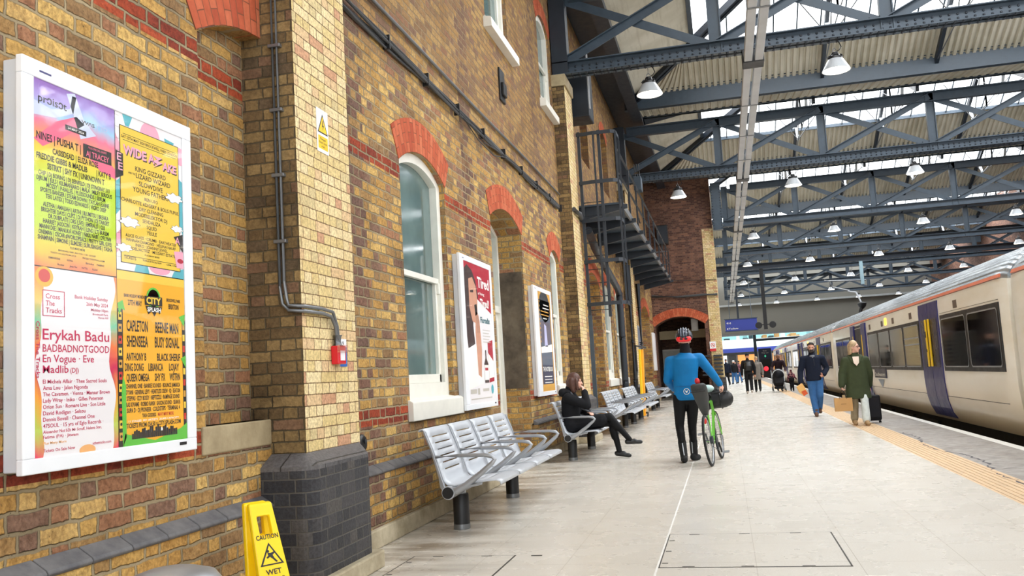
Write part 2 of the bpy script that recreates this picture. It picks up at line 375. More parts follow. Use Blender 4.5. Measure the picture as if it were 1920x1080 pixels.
def floor_mat():
    n = NT('terrazzo_floor'); g, X, Y, Z = n.pos(); P3 = g.outputs['Position']
    a = n.noise(P3, 1.1, 4, .6); f = n.noise(P3, 90, 2, .7)
    col = n.mix(n.mr(a, .3, .75), lin((224, 219, 209)), lin((216, 210, 199))); col = n.mix(n.mr(f, .35, .7, 0, .4), col, lin((190, 180, 166)))
    st_ = n.mr(n.noise(P3, .45, 4, .65), .5, .8, 0, .14, True); col = n.mix(st_, col, lin((186, 174, 154)))
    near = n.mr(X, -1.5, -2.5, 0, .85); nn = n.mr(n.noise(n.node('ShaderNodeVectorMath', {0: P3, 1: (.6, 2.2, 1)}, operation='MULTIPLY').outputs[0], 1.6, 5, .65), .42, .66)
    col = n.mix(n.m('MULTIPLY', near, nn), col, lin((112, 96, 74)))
    def joint(v, p, w, off=0.0):
        s = n.m('DIVIDE', n.m('ADD', v, off), p); q = n.m('SUBTRACT', s, n.m('FLOOR', s)); q = n.m('MINIMUM', q, n.m('SUBTRACT', 1.0, q)); return n.m('LESS_THAN', q, w/p/2)
    j = n.m('MAXIMUM', joint(X, .64, .006, .55), joint(Y, .64, .006, .18))
    col = n.mix(n.m('MULTIPLY', j, .42), col, lin((150, 138, 120)))
    rg = n.mr(n.noise(P3, 2.3, 4), .3, .7, .25, .3)
    return n.fin(col, rg, 0, .42)
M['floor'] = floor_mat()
M['asphalt'] = stone('platform_edge_concrete', (168, 162, 156), (142, 137, 132), .8, 7)
M['tactile'] = flat('tactile_paving_buff', (205, 176, 140), .7, var=.12, scale=14)
M['edge'] = flat('worn_white_line', (226, 224, 218), .65, var=.1, scale=10)
M['concrete'] = stone('track_bed_dark', (58, 55, 52), (40, 38, 36), .9, 5)
# ------------------------------------------------------------ shell of the station: left building
WX = -2.94
def arc(a, b, spr, crown, n=14):
    w = (b-a)/2; h = crown-spr; R = (w*w+h*h)/(2*h); c = (a+b)/2; cz = crown-R; t0 = math.asin(w/R)
    return [(c+R*math.sin(t), cz+R*math.cos(t)) for t in (-t0+2*t0*i/n for i in range(n+1))], (c, cz, R, t0)
def wall_strip(mb, y0, y1, z0, z1, ops, x, T=lambda a, x, z: (x, a, z)):
    """vertical wall in the plane x (or y, through T) with arched openings (a, b, sill, spring, crown, back_x, has_back)"""
    def q(pts): mb.add([T(a, xx, z) for a, xx, z in pts], [tuple(range(len(pts)))])
    cur = y0
    for a, b, sill, spr, crown, bx, back in sorted(ops):
        q([(cur, x, z0), (a, x, z0), (a, x, z1), (cur, x, z1)]) if a > cur else None
        if sill > z0: q([(a, x, z0), (b, x, z0), (b, x, sill), (a, x, sill)])
        pts, _ = arc(a, b, spr, crown)
        for (p, r), (p2, r2) in zip(pts, pts[1:]):
            q([(p, x, r), (p2, x, r2), (p2, x, z1), (p, x, z1)])
            q([(p, x, r), (p2, x, r2), (p2, bx, r2), (p, bx, r)])
            if back: q([(p, bx, sill), (p2, bx, sill), (p2, bx, r2), (p, bx, r)])
        q([(a, x, sill), (a, bx, sill), (a, bx, spr), (a, x, spr)]); q([(b, x, sill), (b, bx, sill), (b, bx, spr), (b, x, spr)])
        q([(a, x, sill), (b, x, sill), (b, bx, sill), (a, bx, sill)])
        cur = b
    q([(cur, x, z0), (y1, x, z0), (y1, x, z1), (cur, x, z1)])
def arch_ring(a, b, spr, crown, thick, x0, x1, name, parent=None, T=lambda a, x, z: (x, a, z), n=16, flat_top=False):
    """voussoir ring with its own uv (along the arch, across it)"""
    mb = MB(); _, (c, cz, R, t0) = arc(a, b, spr, crown)
    def p(t, r, x): return T(c+r*math.sin(t), x, cz+r*math.cos(t))
    for i in range(n):
        ta, tb = -t0+2*t0*i/n, -t0+2*t0*(i+1)/n; ua, ub = ta*R+50, tb*R+50
        for pts, uv in (([p(ta, R, x1), p(tb, R, x1), p(tb, R+thick, x1), p(ta, R+thick, x1)], [(ua, 0), (ub, 0), (ub, thick), (ua, thick)]),
                        ([p(ta, R, x0), p(tb, R, x0), p(tb, R, x1), p(ta, R, x1)], [(ua, 0), (ub, 0), (ub, .3), (ua, .3)]),
                        ([p(ta, R+thick, x0), p(tb, R+thick, x0), p(tb, R+thick, x1), p(ta, R+thick, x1)], [(ua, 0), (ub, 0), (ub, .3), (ua, .3)])):
            mb.uv[len(mb.f)] = uv; mb.add(pts, [(0, 1, 2, 3)])
    for t in (-t0, t0):
        mb.uv[len(mb.f)] = [(t*R+50, 0)]*4; mb.add([p(t, R, x0), p(t, R+thick, x0), p(t, R+thick, x1), p(t, R, x1)], [(0, 1, 2, 3)])
    return st(mb.build(name, M['red'], parent, world=parent is not None, recalc=False))
GROUND = [(4.62, 6.2, 1.13, 3.5, 3.73, -3.08, 1), (8.04, 9.47, 1.15, 3.5, 3.7, -3.2, 0), (11.5, 13.38, .05, 3.52, 3.74, -3.45, 0), (15.68, 16.6, 1.15, 3.46, 3.63, -3.2, 0),
          (20.0, 22.3, .05, 3.45, 3.72, -3.5, 1), (22.95, 24.4, 1.15, 3.46, 3.66, -3.2, 0), (25.3, 27.2, 1.15, 3.46, 3.68, -3.2, 0), (33.6, 37.3, .05, 3.5, 3.85, -3.5, 1)]
UPPER = [(11.85, 13.25, 6.42, 8.0, 8.25, -3.2, 0), (15.8, 16.98, 6.42, 8.0, 8.22, -3.2, 0), (20.6, 21.9, 6.42, 8.0, 8.25, -3.2, 1), (24.6, 25.9, 6.42, 8.0, 8.25, -3.2, 1), (31.2, 32.5, 6.42, 8.0, 8.25, -3.2, 1)]
mb = MB(); wall_strip(mb, -4, 39.2, .6, 4.7, GROUND, WX); wall_strip(mb, -4, 39.2, 4.7, 10.4, UPPER, WX)
wl = st(mb.build('wall_left', M['brick'], recalc=False))
# projecting brick plinth, blue-brick coping on it and stone base course (broken by the doorways)
RUNS = [(-4, 5.25), (6.2, 11.42), (13.46, 17.0), (18.0, 19.9), (22.4, 27.9), (29.0, 33.5), (37.4, 39.2)]
for i, (a, b) in enumerate(RUNS):
    st(MB().box(WX-.05, -2.87, a, b, .0, .575).build('wall_left_plinth', M['brick'], recalc=True))
    mb = MB(); k = max(1, int((b-a)/.28)); d = (b-a)/k
    for j in range(k):
        ya, yb = a+j*d+.003, a+(j+1)*d-.003
        mb.prism([(WX+.002, .575), (-2.862, .575), (-2.852, .59), (-2.862, .606), (WX+.002, .655)], 'y', ya, yb)
    st(mb.build('trim_%d' % (i+1), M['slate'], bevel=.006))
    st(MB().box(WX, -2.83, a, b, 0, .155).build('baseboard_%d' % (i+1), M['plinth'], bevel=.012))
# arches over the openings
n_ = 8
for a, b, sill, spr, crown, bx, back in GROUND:
    arch_ring(a-.02, b+.02, spr, crown, .345, bx if bx > -3.3 else -3.3, WX+.008, 'trim_%d' % n_); n_ += 1
for a, b, sill, spr, crown, bx, back in UPPER:
    arch_ring(a-.02, b+.02, spr, crown, .3, -3.2, WX+.006, 'trim_%d' % n_); n_ += 1
# stone sill under the blocked recess beside the pilaster
st(MB().box(-3.07, WX+.012, 4.57, 5.362, .965, 1.13).build('trim_%d' % n_, M['stone'], bevel=.01)); n_ += 1
def pilaster(y0, y1, top, base_lo, base_hi, name):
    p = st(thing(name, loc=(-2.8, (y0+y1)/2, 0)))
    mb = MB()
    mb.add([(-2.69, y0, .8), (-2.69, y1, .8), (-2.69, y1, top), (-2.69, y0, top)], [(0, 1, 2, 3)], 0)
    for y in (y0, y1): mb.add([(-3.1, y, .8), (-2.69, y, .8), (-2.69, y, top), (-3.1, y, top)], [(0, 1, 2, 3)], 1)  # side faces take a darker brown brick than the front
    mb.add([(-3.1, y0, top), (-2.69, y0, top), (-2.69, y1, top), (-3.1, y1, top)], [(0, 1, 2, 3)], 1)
    st(mb.build('shaft', [M['brick_pale'], M['brick_dark']], p, world=True))
    xb = -2.575; r = .11
    def rr(x, ya, yb, rad, m=6):     # plan with rounded corners on the platform side
        pts = [(-3.0, ya)]
        pts += [(x-rad+rad*math.sin(t), ya+rad-rad*math.cos(t)) for t in (math.pi/2*i/m for i in range(m+1))]
        pts += [(x-rad+rad*math.cos(t), yb-rad+rad*math.sin(t)) for t in (math.pi/2*i/m for i in range(m+1))]
        return pts+[(-3.0, yb)]
    st(MB().prism(rr(xb, base_lo, base_hi, r), 'z', .1, .8).build('base', M['brick_black'], p, world=True))
    lo = rr(xb-.0, base_lo, base_hi, r); hi = rr(-2.688, y0-.004, y1+.004, .03); mb = MB(); k = len(lo)
    mb.add([(x, y, .8) for x, y in lo]+[(x, y, .825) for x, y in lo]+[(x, y, .9) for x, y in hi], [(i, (i+1) % k, k+(i+1) % k, k+i) for i in range(k)]+[(k+i, k+(i+1) % k, 2*k+(i+1) % k, 2*k+i) for i in range(k)]+[tuple(range(2*k, 3*k))])
    st(mb.build('base_coping', M['coping_brick'], p, world=True))
    mb = MB(); mb.prism(rr(-2.52, base_lo-.02, base_hi+.05, .05), 'z', 0, .12); st(mb.build('base_plinth', M['plinth'], p, world=True, bevel=.012))
    if top < 8:
        st(MB().box(-3.0, -2.655, y0-.04, y1+.04, top-.14, top+.1).build('cap_stone', M['stone'], p, world=True, bevel=.015))
    return p
pilaster(5.37, 6.24, 10.4, 5.22, 6.2, 'column_1'); pilaster(17.08, 17.95, 7.2, 16.98, 18.0, 'column_2'); pilaster(28.0, 28.9, 7.2, 27.9, 29.0, 'column_3')
# windows: white sliding sashes set in the arched openings
def sash_window(name, a, b, sill, spr, crown, x, rail, sill_box=None, glass='winglass'):
    w = st(thing(name, loc=(x, (a+b)/2, sill)))
    pts, _ = arc(a, b, spr, crown); mb = MB(); fwd = .07
    inner, _ = arc(a+.12, b-.12, spr-.02, crown-.1)
    po = [(a, sill)]+pts+[(b, sill)]; pi = [(a+.12, sill+.16)]+inner+[(b-.12, sill+.16)]
    k = len(po)
    for xx, s in ((x+fwd, 1),):
        vs = [(xx, p[0], p[1]) for p in po]+[(xx, p[0], p[1]) for p in pi]+[(x-.03, p[0], p[1]) for p in pi]
        mb.add(vs, [(i, (i+1) % k, k+(i+1) % k, k+i) for i in range(k)]+[(k+i, k+(i+1) % k, 2*k+(i+1) % k, 2*k+i) for i in range(k)])
    st(mb.build('frame', M['white'], w, world=True))
    mb = MB(); mb.box(x, x+.05, a+.12, b-.12, rail-.03, rail+.03)
    for yy in (a+.12, b-.18): mb.box(x-.015, x+.03, yy, yy+.06, sill+.16, rail)
    mb.box(x-.015, x+.03, a+.12, b-.12, sill+.16, sill+.25)
    for yy in (a+.115, b-.155): mb.box(x+.02, x+.06, yy, yy+.045, rail-.14, rail-.02)
    st(mb.build('sash', M['white'], w, world=True, bevel=.005))
    mb = MB(); k2 = len(inner); mb.add([(x-.01, a+.12, sill+.16)]+[(x-.01, p[0], p[1]) for p in inner]+[(x-.01, b-.12, sill+.16)], [tuple(range(k2+2))])
    st(mb.build('pane', M[glass], w, world=True, recalc=False))
    if sill_box:
        mb = MB(); ya, yb, z0, z1, xf = sill_box; mb.prism([(x, z0), (xf, z0), (xf, z1-.02), (xf-.03, z1), (x, z1+.03)], 'y', ya, yb)
        st(mb.build('sill', M['white'], w, world=True, bevel=.006))
    return w
sash_window('window_1', 8.04, 9.47, 1.15, 3.5, 3.7, -3.07, 2.42, (7.98, 9.64, .955, 1.15, -2.885))
sash_window('window_2', 15.68, 16.6, 1.15, 3.46, 3.63, -3.07, 2.42, (15.6, 16.72, .96, 1.15, -2.885))
sash_window('window_3', 22.95, 24.4, 1.15, 3.46, 3.66, -3.05, 2.42, (22.85, 24.7, .96, 1.15, -2.885))
sash_window('window_4', 25.3, 27.2, 1.15, 3.46, 3.68, -3.05, 2.42, (25.2, 27.5, .96, 1.15, -2.885))
sash_window('window_5', 11.85, 13.25, 6.42, 8.0, 8.25, -3.07, 7.4, (11.75, 13.5, 6.27, 6.42, -2.82))
sash_window('window_6', 15.8, 16.98, 6.42, 8.0, 8.22, -3.05, 7.25, (15.7, 17.04, 6.27, 6.42, -2.82))
# white door with glazed panels, deep in the second opening
d = st(thing('door_1', loc=(-3.38, 12.44, 0))); a, b, x = 11.5, 13.38, -3.38
mb = MB(); pts, _ = arc(a, b, 3.52, 3.74)
inner, _ = arc(a+.09, b-.09, 3.5, 3.64)
po = [(a, .05)]+pts+[(b, .05)]; pi = [(a+.09, .05)]+inner+[(b-.09, .05)]; k = len(po)
mb.add([(x+.06, *p) for p in po]+[(x+.06, *p) for p in pi]+[(x-.05, *p) for p in pi], [(i, i+1, k+i+1, k+i) for i in range(k-1)]+[(k+i, k+i+1, 2*k+i+1, 2*k+i) for i in range(k-1)])
mb.box(x-.02, x+.06, a+.09, b-.09, 2.32, 2.42); mb.box(x-.02, x+.05, 12.4, 12.48, .05, 3.62)
st(mb.build('door_frame', M['white'], d, world=True))
mb = MB()
for ya, yb in ((a+.09, 12.4), (12.48, b-.09)):
    for yy in (ya, yb-.09): mb.box(x-.03, x+.02, yy, yy+.09, .05, 2.32)
    for z0, z1 in ((.05, .95), (1.38, 1.5), (2.2, 2.32)): mb.box(x-.03, x+.02, ya+.09, yb-.09, z0, z1)
st(mb.build('door_leaf', M['white'], d, world=True, bevel=.004))
mb = MB(); mb.add([(x-.02, a+.09, .9), (x-.02, b-.09, .9), (x-.02, b-.09, 3.6), (x-.02, a+.09, 3.6)], [(0, 1, 2, 3)])
st(mb.build('pane', M['winglass'], d, world=True, recalc=False))
st(MB().box(-3.38, -2.96, 13.365, 13.376, 1.15, 2.95).build('trim_%d' % n_, stone('cement_render_dark', (112, 100, 84), (74, 64, 54), .9, 3), bevel=.003)); n_ += 1
# interior blind walls seen through nothing: back of the building
st(MB().box(-3.7, -3.6, -4, 39.2, 0, 10.4).build('wall_left_inner', M['brick_dark']))
# ------------------------------------------------------------ end building (arched passage)
EY = 39.2
def TE(a, x, z): return (a, x, z)     # wall in the plane y = x, running along a
mb = MB(); wall_strip(mb, WX, -.1, 0, 10.6, [(-2.86, -.74, 0, 3.2, 3.58, 40.1, 0)], EY, TE)
mb.add([(-.1, EY, 0), (-.1, 45, 0), (-.1, 45, 10.6), (-.1, EY, 10.6)], [(0, 1, 2, 3)])
st(mb.build('wall_end', M['brick_far'], recalc=False))
arch_ring(-2.88, -.72, 3.2, 3.58, .36, EY+.4, EY-.01, 'trim_%d' % n_, T=TE); n_ += 1
st(MB().box(-.56, -.08, EY-.03, 45, .8, 7.3).build('wall_end_quoin', M['brick_pale'], bevel=.01))
st(MB().box(-.62, -.02, EY-.09, 45, .1, .86).build('wall_end_base', M['brick_black'], bevel=.05))
st(MB().box(-.62, .06, EY-.14, 45, 0, .14).build('baseboard_end', M['plinth'], bevel=.012))
mb = MB(); mb.box(-3.4, -2.94, 40.1, 44.2, 0, 3.7); mb.box(-.72, -.2, 40.1, 44.2, 0, 3.7); mb.box(-3.4, -.2, 44.0, 44.3, 0, 3.7); mb.box(-3.4, -.2, EY+.3, 44.3, 3.66, 3.8)
st(mb.build('wall_passage', M['brick_far']))
st(MB().box(-2.94, -.72, 42.6, 42.9, 2.72, 3.12).build('beam_passage', flat('cream_paint', (196, 178, 140), .6), bevel=.01))
dr = st(thing('door_2', loc=(-2.3, 43.9, 0)))
st(MB().box(-3.0, -1.55, 43.86, 43.98, 0, 2.28).build('door_frame', M['white'], dr, world=True))
st(MB().box(-2.92, -1.63, 43.82, 43.9, .02, 2.2).build('door_leaf', flat('door_grey_white', (206, 204, 194), .5), dr, world=True, bevel=.01))
st(MB().cyl((-1.75, 43.8, 1.05), (-1.75, 43.72, 1.05), .03).build('handle', M['alu'], dr, world=True))
# ------------------------------------------------------------ floor, platform edge, track bed
st(MB().box(-6.3, -6, 45, 130, 0, 10.6).build('wall_left_concourse', flat('concourse_wall_beige', (190, 182, 168), .7)))
st(MB().box(-6.3, -.1, 45, 45.2, 0, 10.6).build('wall_concourse_return', M['brick_dark']))
def slab(name, x0, x1, y0, y1, z, m, t=.12): return st(MB().box(x0, x1, y0, y1, z-t, z).build(name, m))
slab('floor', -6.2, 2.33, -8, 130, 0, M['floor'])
slab('floor_edge_strip', 2.78, 3.64, -8, 96, 0, M['asphalt'], 1.0)
slab('floor_coping', 3.64, 3.78, -8, 96, .002, M['edge'], 1.0)
mb = MB(); mb.box(2.33, 2.78, -8, 96, -.12, 0)
for i in range(7): mb.prism([(2.36+i*.06, 0), (2.363+i*.06, .005), (2.382+i*.06, .005), (2.385+i*.06, 0)], 'y', -8, 96)
st(mb.build('floor_tactile', M['tactile'], recalc=False))
slab('floor_concourse', 2.33, 24, 96, 130, 0, M['floor'])
slab('floor_trackbed', 3.6, 24, -8, 96, -1.05, M['concrete'])
# inspection covers let into the floor, black crack line in the edge strip, long pale joint
def cover(name, label, x0, x1, y0, y1):
    t = thing(name, label, 'floor cover', ((x0+x1)/2, (y0+y1)/2, 0)); w = .012
    MB().box(x0+w, x1-w, y0+w, y1-w, -.02, .003).build('plate', M['floor'], t, world=True)
    mb = MB()
    for q in ((x0, x1, y0, y0+w), (x0, x1, y1-w, y1), (x0, x0+w, y0, y1), (x1-w, x1, y0, y1)): mb.box(*q, -.02, .002)
    for i in range(3): mb.box(x0+.16+i*.38, x0+.24+i*.38, y1-.03, y1-.016, 0, .0045); mb.box(x0+.16+i*.38, x0+.24+i*.38, y0+.014, y0+.028, 0, .0045)
    for i in range(3): mb.box(x0+.02, x0+.06, y0+.12+i*.4, y0+.14+i*.4, 0, .0045)
    mb.build('frame', flat('cover_frame_dark', (62, 58, 52), .6), t, world=True)
cover('inspection_cover', 'large flush floor cover with dark rim in the pale floor behind the cyclist', -.545, .68, 6.08, 7.28)
cover('inspection_cover', 'flush floor cover beside the plinth in front of the first metal bench', -2.42, -1.62, 5.4, 6.55)
st(MB().box(-.556, -.542, -2, 60, -.01, .0022).build('trim_floor_joint', M['edge']))
rnd = random.Random(5); mb = MB(); pts = []; y = 7.5
while y < 16.5: pts.append((2.8+.09*math.sin(y*1.7)+rnd.uniform(-.035, .035)+max(0, (9-y)*.0), y, .001)); y += .13
for p, q in zip(pts, pts[1:]):
    w = rnd.uniform(.006, .02); mb.add([(p[0]-w, p[1], .0012), (p[0]+w, p[1], .0012), (q[0]+w, q[1], .0012), (q[0]-w, q[1], .0012)], [(0, 1, 2, 3)])
for yb, dx in ((9.6, .5), (10.9, .42), (8.6, .6), (13.2, .3)):
    p = [2.86, yb]
    for i in range(6):
        q = [p[0]+dx/6, p[1]+rnd.uniform(-.05, .09)]; mb.add([(p[0], p[1]-.006, .0013), (q[0], q[1]-.005, .0013), (q[0], q[1]+.006, .0013), (p[0], p[1]+.006, .0013)], [(0, 1, 2, 3)]); p = q
st(mb.build('trim_tar_seam', flat('tar_black', (66, 62, 68), .7), recalc=False))
# ------------------------------------------------------------ roof: ridge-and-furrow sheds on lattice girders
T0 = 17.3; NB = 7; XR = 19.0
GY = [T0+11*k for k in range(-2, NB)]
SL = .45; ZV = 9.75; HW = 4.2; ZR = ZV+SL*HW; XE = -2.1; XGB = -.2
def corrug(mb, P, n, amp, nrm):
    """sheet with square-ish corrugation: P(s,t) over s in 0..1 (across the ribs), t in {0,1}"""
    vs = []; prof = [(0, 0), (.3, 0), (.42, 1), (.72, 1), (.84, 0)]
    ss = [((i+a)/n, h) for i in range(n) for a, h in prof]+[(1, 0)]
    for s_, h in ss:
        for t in (0, 1): vs.append(Vector(P(s_, t))+Vector(nrm)*amp*h)
    mb.add(vs, [(2*i, 2*i+2, 2*i+3, 2*i+1) for i in range(len(ss)-1)])
YG = 2.55    # the glazing reaches this far down from the ridge
corr_o = MB(); gl = MB(); bars = MB()
for k in range(-2, NB-1):
    yr = T0+11*k+5.5
    for sg in (1, -1):
        ye = yr+sg*HW; yg = yr+sg*YG; zg = ZR-SL*YG
        xs = XE+(HW-YG)          # hip line at the glazing edge
        # lower, corrugated part of the slope; near the hip the sheet is cut by the hip rafter
        def P(s_, t, ye=ye, yg=yg, zg=zg): return (XE+(XR-XE)*s_, ye, ZV) if t == 0 else (max(XE+(XR-XE)*s_, xs) if s_ < .2 else XE+(XR-XE)*s_, yg, zg)
        if k >= 0 and sg == 1: corrug(corr_o, P, 120, .055, (0, 0, 1))
        else: corr_o.add([P(0, 0), P(1, 0), P(1, 1), P(0, 1)], [(0, 1, 2, 3)])
        gl.add([(xs, yg, zg), (XR, yg, zg), (XR, yr, ZR), (XE+HW, yr, ZR)], [(0, 1, 2, 3)])
        x = xs+.6
        while x < XR:
            if x > XE+HW or True:
                t1 = min(1, (x-xs)/(XE+HW-xs)); bars.bar((x, yg, zg), (x, yg+(yr-yg)*t1, zg+(ZR-zg)*t1), .035, .05)
            x += .63
        bars.bar((xs, yg, zg), (XR, yg, zg), .09, .12)
    # hip at the wall end: cream sheet to the bar, glass above it
    a = (XE, yr-HW, ZV); b = (XE, yr+HW, ZV); hgb = XGB-XE
    c = (XGB, yr-HW+hgb, ZV+SL*hgb); d_ = (XGB, yr+HW-hgb, ZV+SL*hgb)
    corr_o.add([a, b, d_, c], [(0, 1, 2, 3)]); gl.add([c, d_, (XE+HW, yr, ZR)], [(0, 1, 2)])
    bars.bar(c, d_, .12, .16)
st(corr_o.build('ceiling', M['corr'], recalc=False)); st(gl.build('ceiling_glazing', M['glass'], recalc=False)); st(bars.build('ceiling_glazing_bars', M['steel'], recalc=False))
# valley gutters: plate girder either side of every lattice girder, ribbed soffit between; eaves box along the wall
for i, gy in enumerate(GY):
    mb = MB()
    for s, za, zb in ((-1, 9.32, 9.86), (1, 9.78, 9.95)):
        y = gy+s*1.3; mb.box(XE-.3, XR-.05, y-.02, y+.02, za, zb); mb.box(XE-.3, XR-.05, y-.11, y+.11, za, za+.025); mb.box(XE-.3, XR-.05, y-.11, y+.11, zb-.025, zb)
    mb.box(XE-.3, XR-.05, gy-1.3, gy+1.3, 9.93, 9.98)
    st(mb.build('beam_valley', M['steel']))
    if i >= 2:
        mb = MB(); 
        corrug(mb, lambda s_, t, gy=gy: (XE+(XR-XE)*s_, gy-1.25+2.5*t, 9.5+.3*t), 90, .03, (0, 0, 1)); st(mb.build('ceiling_soffit', M['corr'], recalc=False))
mb = MB(); mb.box(XE-.06, XE+.06, -8, 85, 9.3, 9.8); mb.box(-2.93, XE, -8, 85, 9.62, 9.67); mb.box(XE-.2, XE+.14, -8, 85, 9.27, 9.3)
st(mb.build('beam_eaves', M['steeld']))
st(MB().box(-3.3, XE, -8, 85, 9.8, 12).build('wall_left_parapet', M['brick_dark']))
# rafters, hip rafters with tie rods and white struts
PW = 3.13; NX0 = .31
mbr = MB(); mbs = MB(); mbt = MB()
for k in range(-1, NB-1):
    yr = T0+11*k+5.5
    for sg in (1, -1):
        yv = yr+sg*HW
        for dx in (-.07, .07):
            mbr.bar((XE+dx, yv, ZV-.1), (XE+HW+dx, yr, ZR-.1), .09, .2)
        j = 0
        while NX0+PW*j < XR:
            x = NX0+PW*j; j += 1
            if x < XE+HW: 
                yy = yr+sg*(HW-(x-XE)); continue
            mbr.bar((x, yv, ZV-.09), (x, yr, ZR-.09), .1, .17)
            f = (x, yr+sg*2.2, ZR-SL*2.2-.12); g_ = (x+.0, yr+sg*1.75, ZR-SL*2.2-.75)
            mbs.bar(f, g_, .1, .05)
            mbt.tube([g_, (x, yv, ZV-.1)], .018, 6); mbt.tube([g_, (x, yr, ZR-.15)], .018, 6); mbt.tube([g_, (x, yr, g_[2]+.02)], .016, 6)
            mbs.bar((x, yr, ZR-.15), (x, yr, g_[2]), .05, .05)
            for q in (-1, 1): mbt.tube([g_, (x+q*1.1, yr+sg*.9, ZR-SL*.9-.1)], .02, 6)
st(mbr.build('beam_rafters', M['steeld'], recalc=False)); st(mbs.build('beam_struts', flat('strut_pale_grey', (196, 202, 206), .5), recalc=False)); st(mbt.build('beam_tie_rods', M['galv'], recalc=False))
# lattice girders
ORD = ['first', 'second', 'third', 'fourth', 'fifth', 'sixth', 'seventh', 'eighth', 'ninth']
def lattice(gy, idx):
    t = thing('lattice_girder', '%s blue-grey riveted lattice girder across the tracks, counted from the seated woman\'s bench' % ORD[idx], 'roof girder', (WX, gy, 7.3), 0, 'lattice girders under the roof')
    xa = -2.92 if gy < 39 else .38; zb, zt = 7.32, 9.1; rivets = gy < 30; XR = 18.9
    mb = MB(); mb.box(xa, XR, gy-.16, gy+.16, zb, zb+.022); mb.box(xa, XR, gy-.012, gy+.012, zb, zb+.2)
    for s in (-1, 1): mb.box(xa, XR, gy+s*.03-.012, gy+s*.03+.012, zb, zb+.26); mb.box(xa, XR, gy+s*.06, gy+s*.16, zb+.24, zb+.262)
    if rivets:
        mb.mi = 1; x = xa+.1
        while x < 9:
            for yy in (-.12, -.06, .06, .12): mb.lathe([(.026, 0), (.022, -.012), (.01, -.018)], (x, gy+yy, zb), 6)
            for zz in (.08, .16): mb.lathe([(.026, 0), (.022, -.012), (.01, -.018)], (x+.07, gy-.043, zb+zz), 6, ax='y')
            x += .145
    mb.build('bottom_chord', [M['steel'], M['steeld']], t, world=True)
    mb = MB(); mb.box(xa+.4, XR, gy-.17, gy+.17, zt, zt+.03); mb.box(xa+.4, XR, gy-.02, gy+.02, zt-.24, zt)
    mb.box(xa+.4, XR, gy-.1, gy+.1, zt-.25, zt-.23); mb.build('top_chord', M['steel'], t, world=True)
    j = 0; xs = [NX0+PW*i for i in range(-1, 7)]
    xs = [x for x in xs if x > xa-.3 and x < XR]
    for x in xs:
        x = max(x, xa+.1)
        mb = MB(); x = max(x, xa+.13); mb.box(x-.11, x+.11, gy-.02, gy+.02, zb+.05, zt)
        for s in (-1, 1): mb.box(x+s*.11-.012, x+s*.11+.012, gy-.07, gy+.07, zb+.05, zt)
        mb.build('post', M['steel'], t, world=True)
        MB().box(max(x-.3, xa), x+.3, gy-.025, gy+.025, zb+.03, zb+.34).build('gusset', M['steel'], t, world=True)
    ends = [max(x, xa+.1) for x in xs]+[XR]
    for i, (x0, x1) in enumerate(zip(ends, ends[1:])):
        if x1-x0 < .8: continue
        for s, (za, zc) in ((-1, (zb+.2, zt-.1)), (1, (zt-.1, zb+.2))):
            mb = MB(); a = Vector((x0, gy+s*.035, za)); b = Vector((x1, gy+s*.035, zc))
            mb.bar(a, b, .02, .17); d = (b-a).normalized(); nrm = Vector((-d.z, 0, d.x))
            mb.bar(a+nrm*.08+Vector((0, s*.04, 0)), b+nrm*.08+Vector((0, s*.04, 0)), .09, .018)
            mb.build('brace', M['steel'], t, world=True)
    if gy < 39: MB().box(xa, xa+.32, gy-.16, gy+.16, zb+.02, 9.17).build('end_post', M['steeld'], t, world=True)
    return t
for i, k in enumerate(range(2, 9)): lattice(GY[k], i)
bx = thing('column_bracket', 'blue riveted box column high on the corner of the far brick building', 'steel bracket', (.1, 39.0, 7.15))
mb = MB(); mb.box(-.05, .36, 38.75, 39.12, 7.15, 9.2); mb.mi = 1
for z in np.arange(7.22, 9.1, .12):
    for x in (-.01, .32): mb.lathe([(.026, 0), (.014, -.016)], (x, 38.75, z), 6, ax='y')
mb.build('box_shaft', [M['steel'], M['steeld']], bx, world=True)
# extra plate beam between the fourth and fifth girders
mb = MB(); mb.box(-.1, XR-.1, 57.4, 57.44, 7.25, 7.6); mb.box(-.1, XR-.1, 57.3, 57.55, 7.25, 7.28); mb.box(-.1, XR-.1, 57.3, 57.55, 7.57, 7.6)
tag(mb.build('plate_beam', M['steeld']), 'long dark plain plate beam carrying the hanging loudspeaker post', 'steel beam')
# cable trunking hung under the girders along the platform
tr = thing('cable_trunking', 'long pale twin cable trunking hung under the girders along the platform', 'cable trunking', (.98, 40, 7.1))
for dx in (-.1, .1):
    MB().box(.98+dx-.075, .98+dx+.075, 8, 84, 7.06, 7.2).build('tray', flat('trunking_pale_grey', (196, 198, 200), .5, var=.1, scale=2), tr, world=True, bevel=.01)
for i in range(-1, 7):
    gy = T0+11*i; MB().box(.98-.2, .98+.2, gy-.2, gy+.2, 7.04, 7.295).build('strap', M['black'], tr, world=True, bevel=.01)
    for q in (2.8, 5.5, 8.2): MB().box(.98-.19, .98+.19, gy+q-.03, gy+q+.03, 7.05, 7.215).build('clamp', M['galv'], tr, world=True)
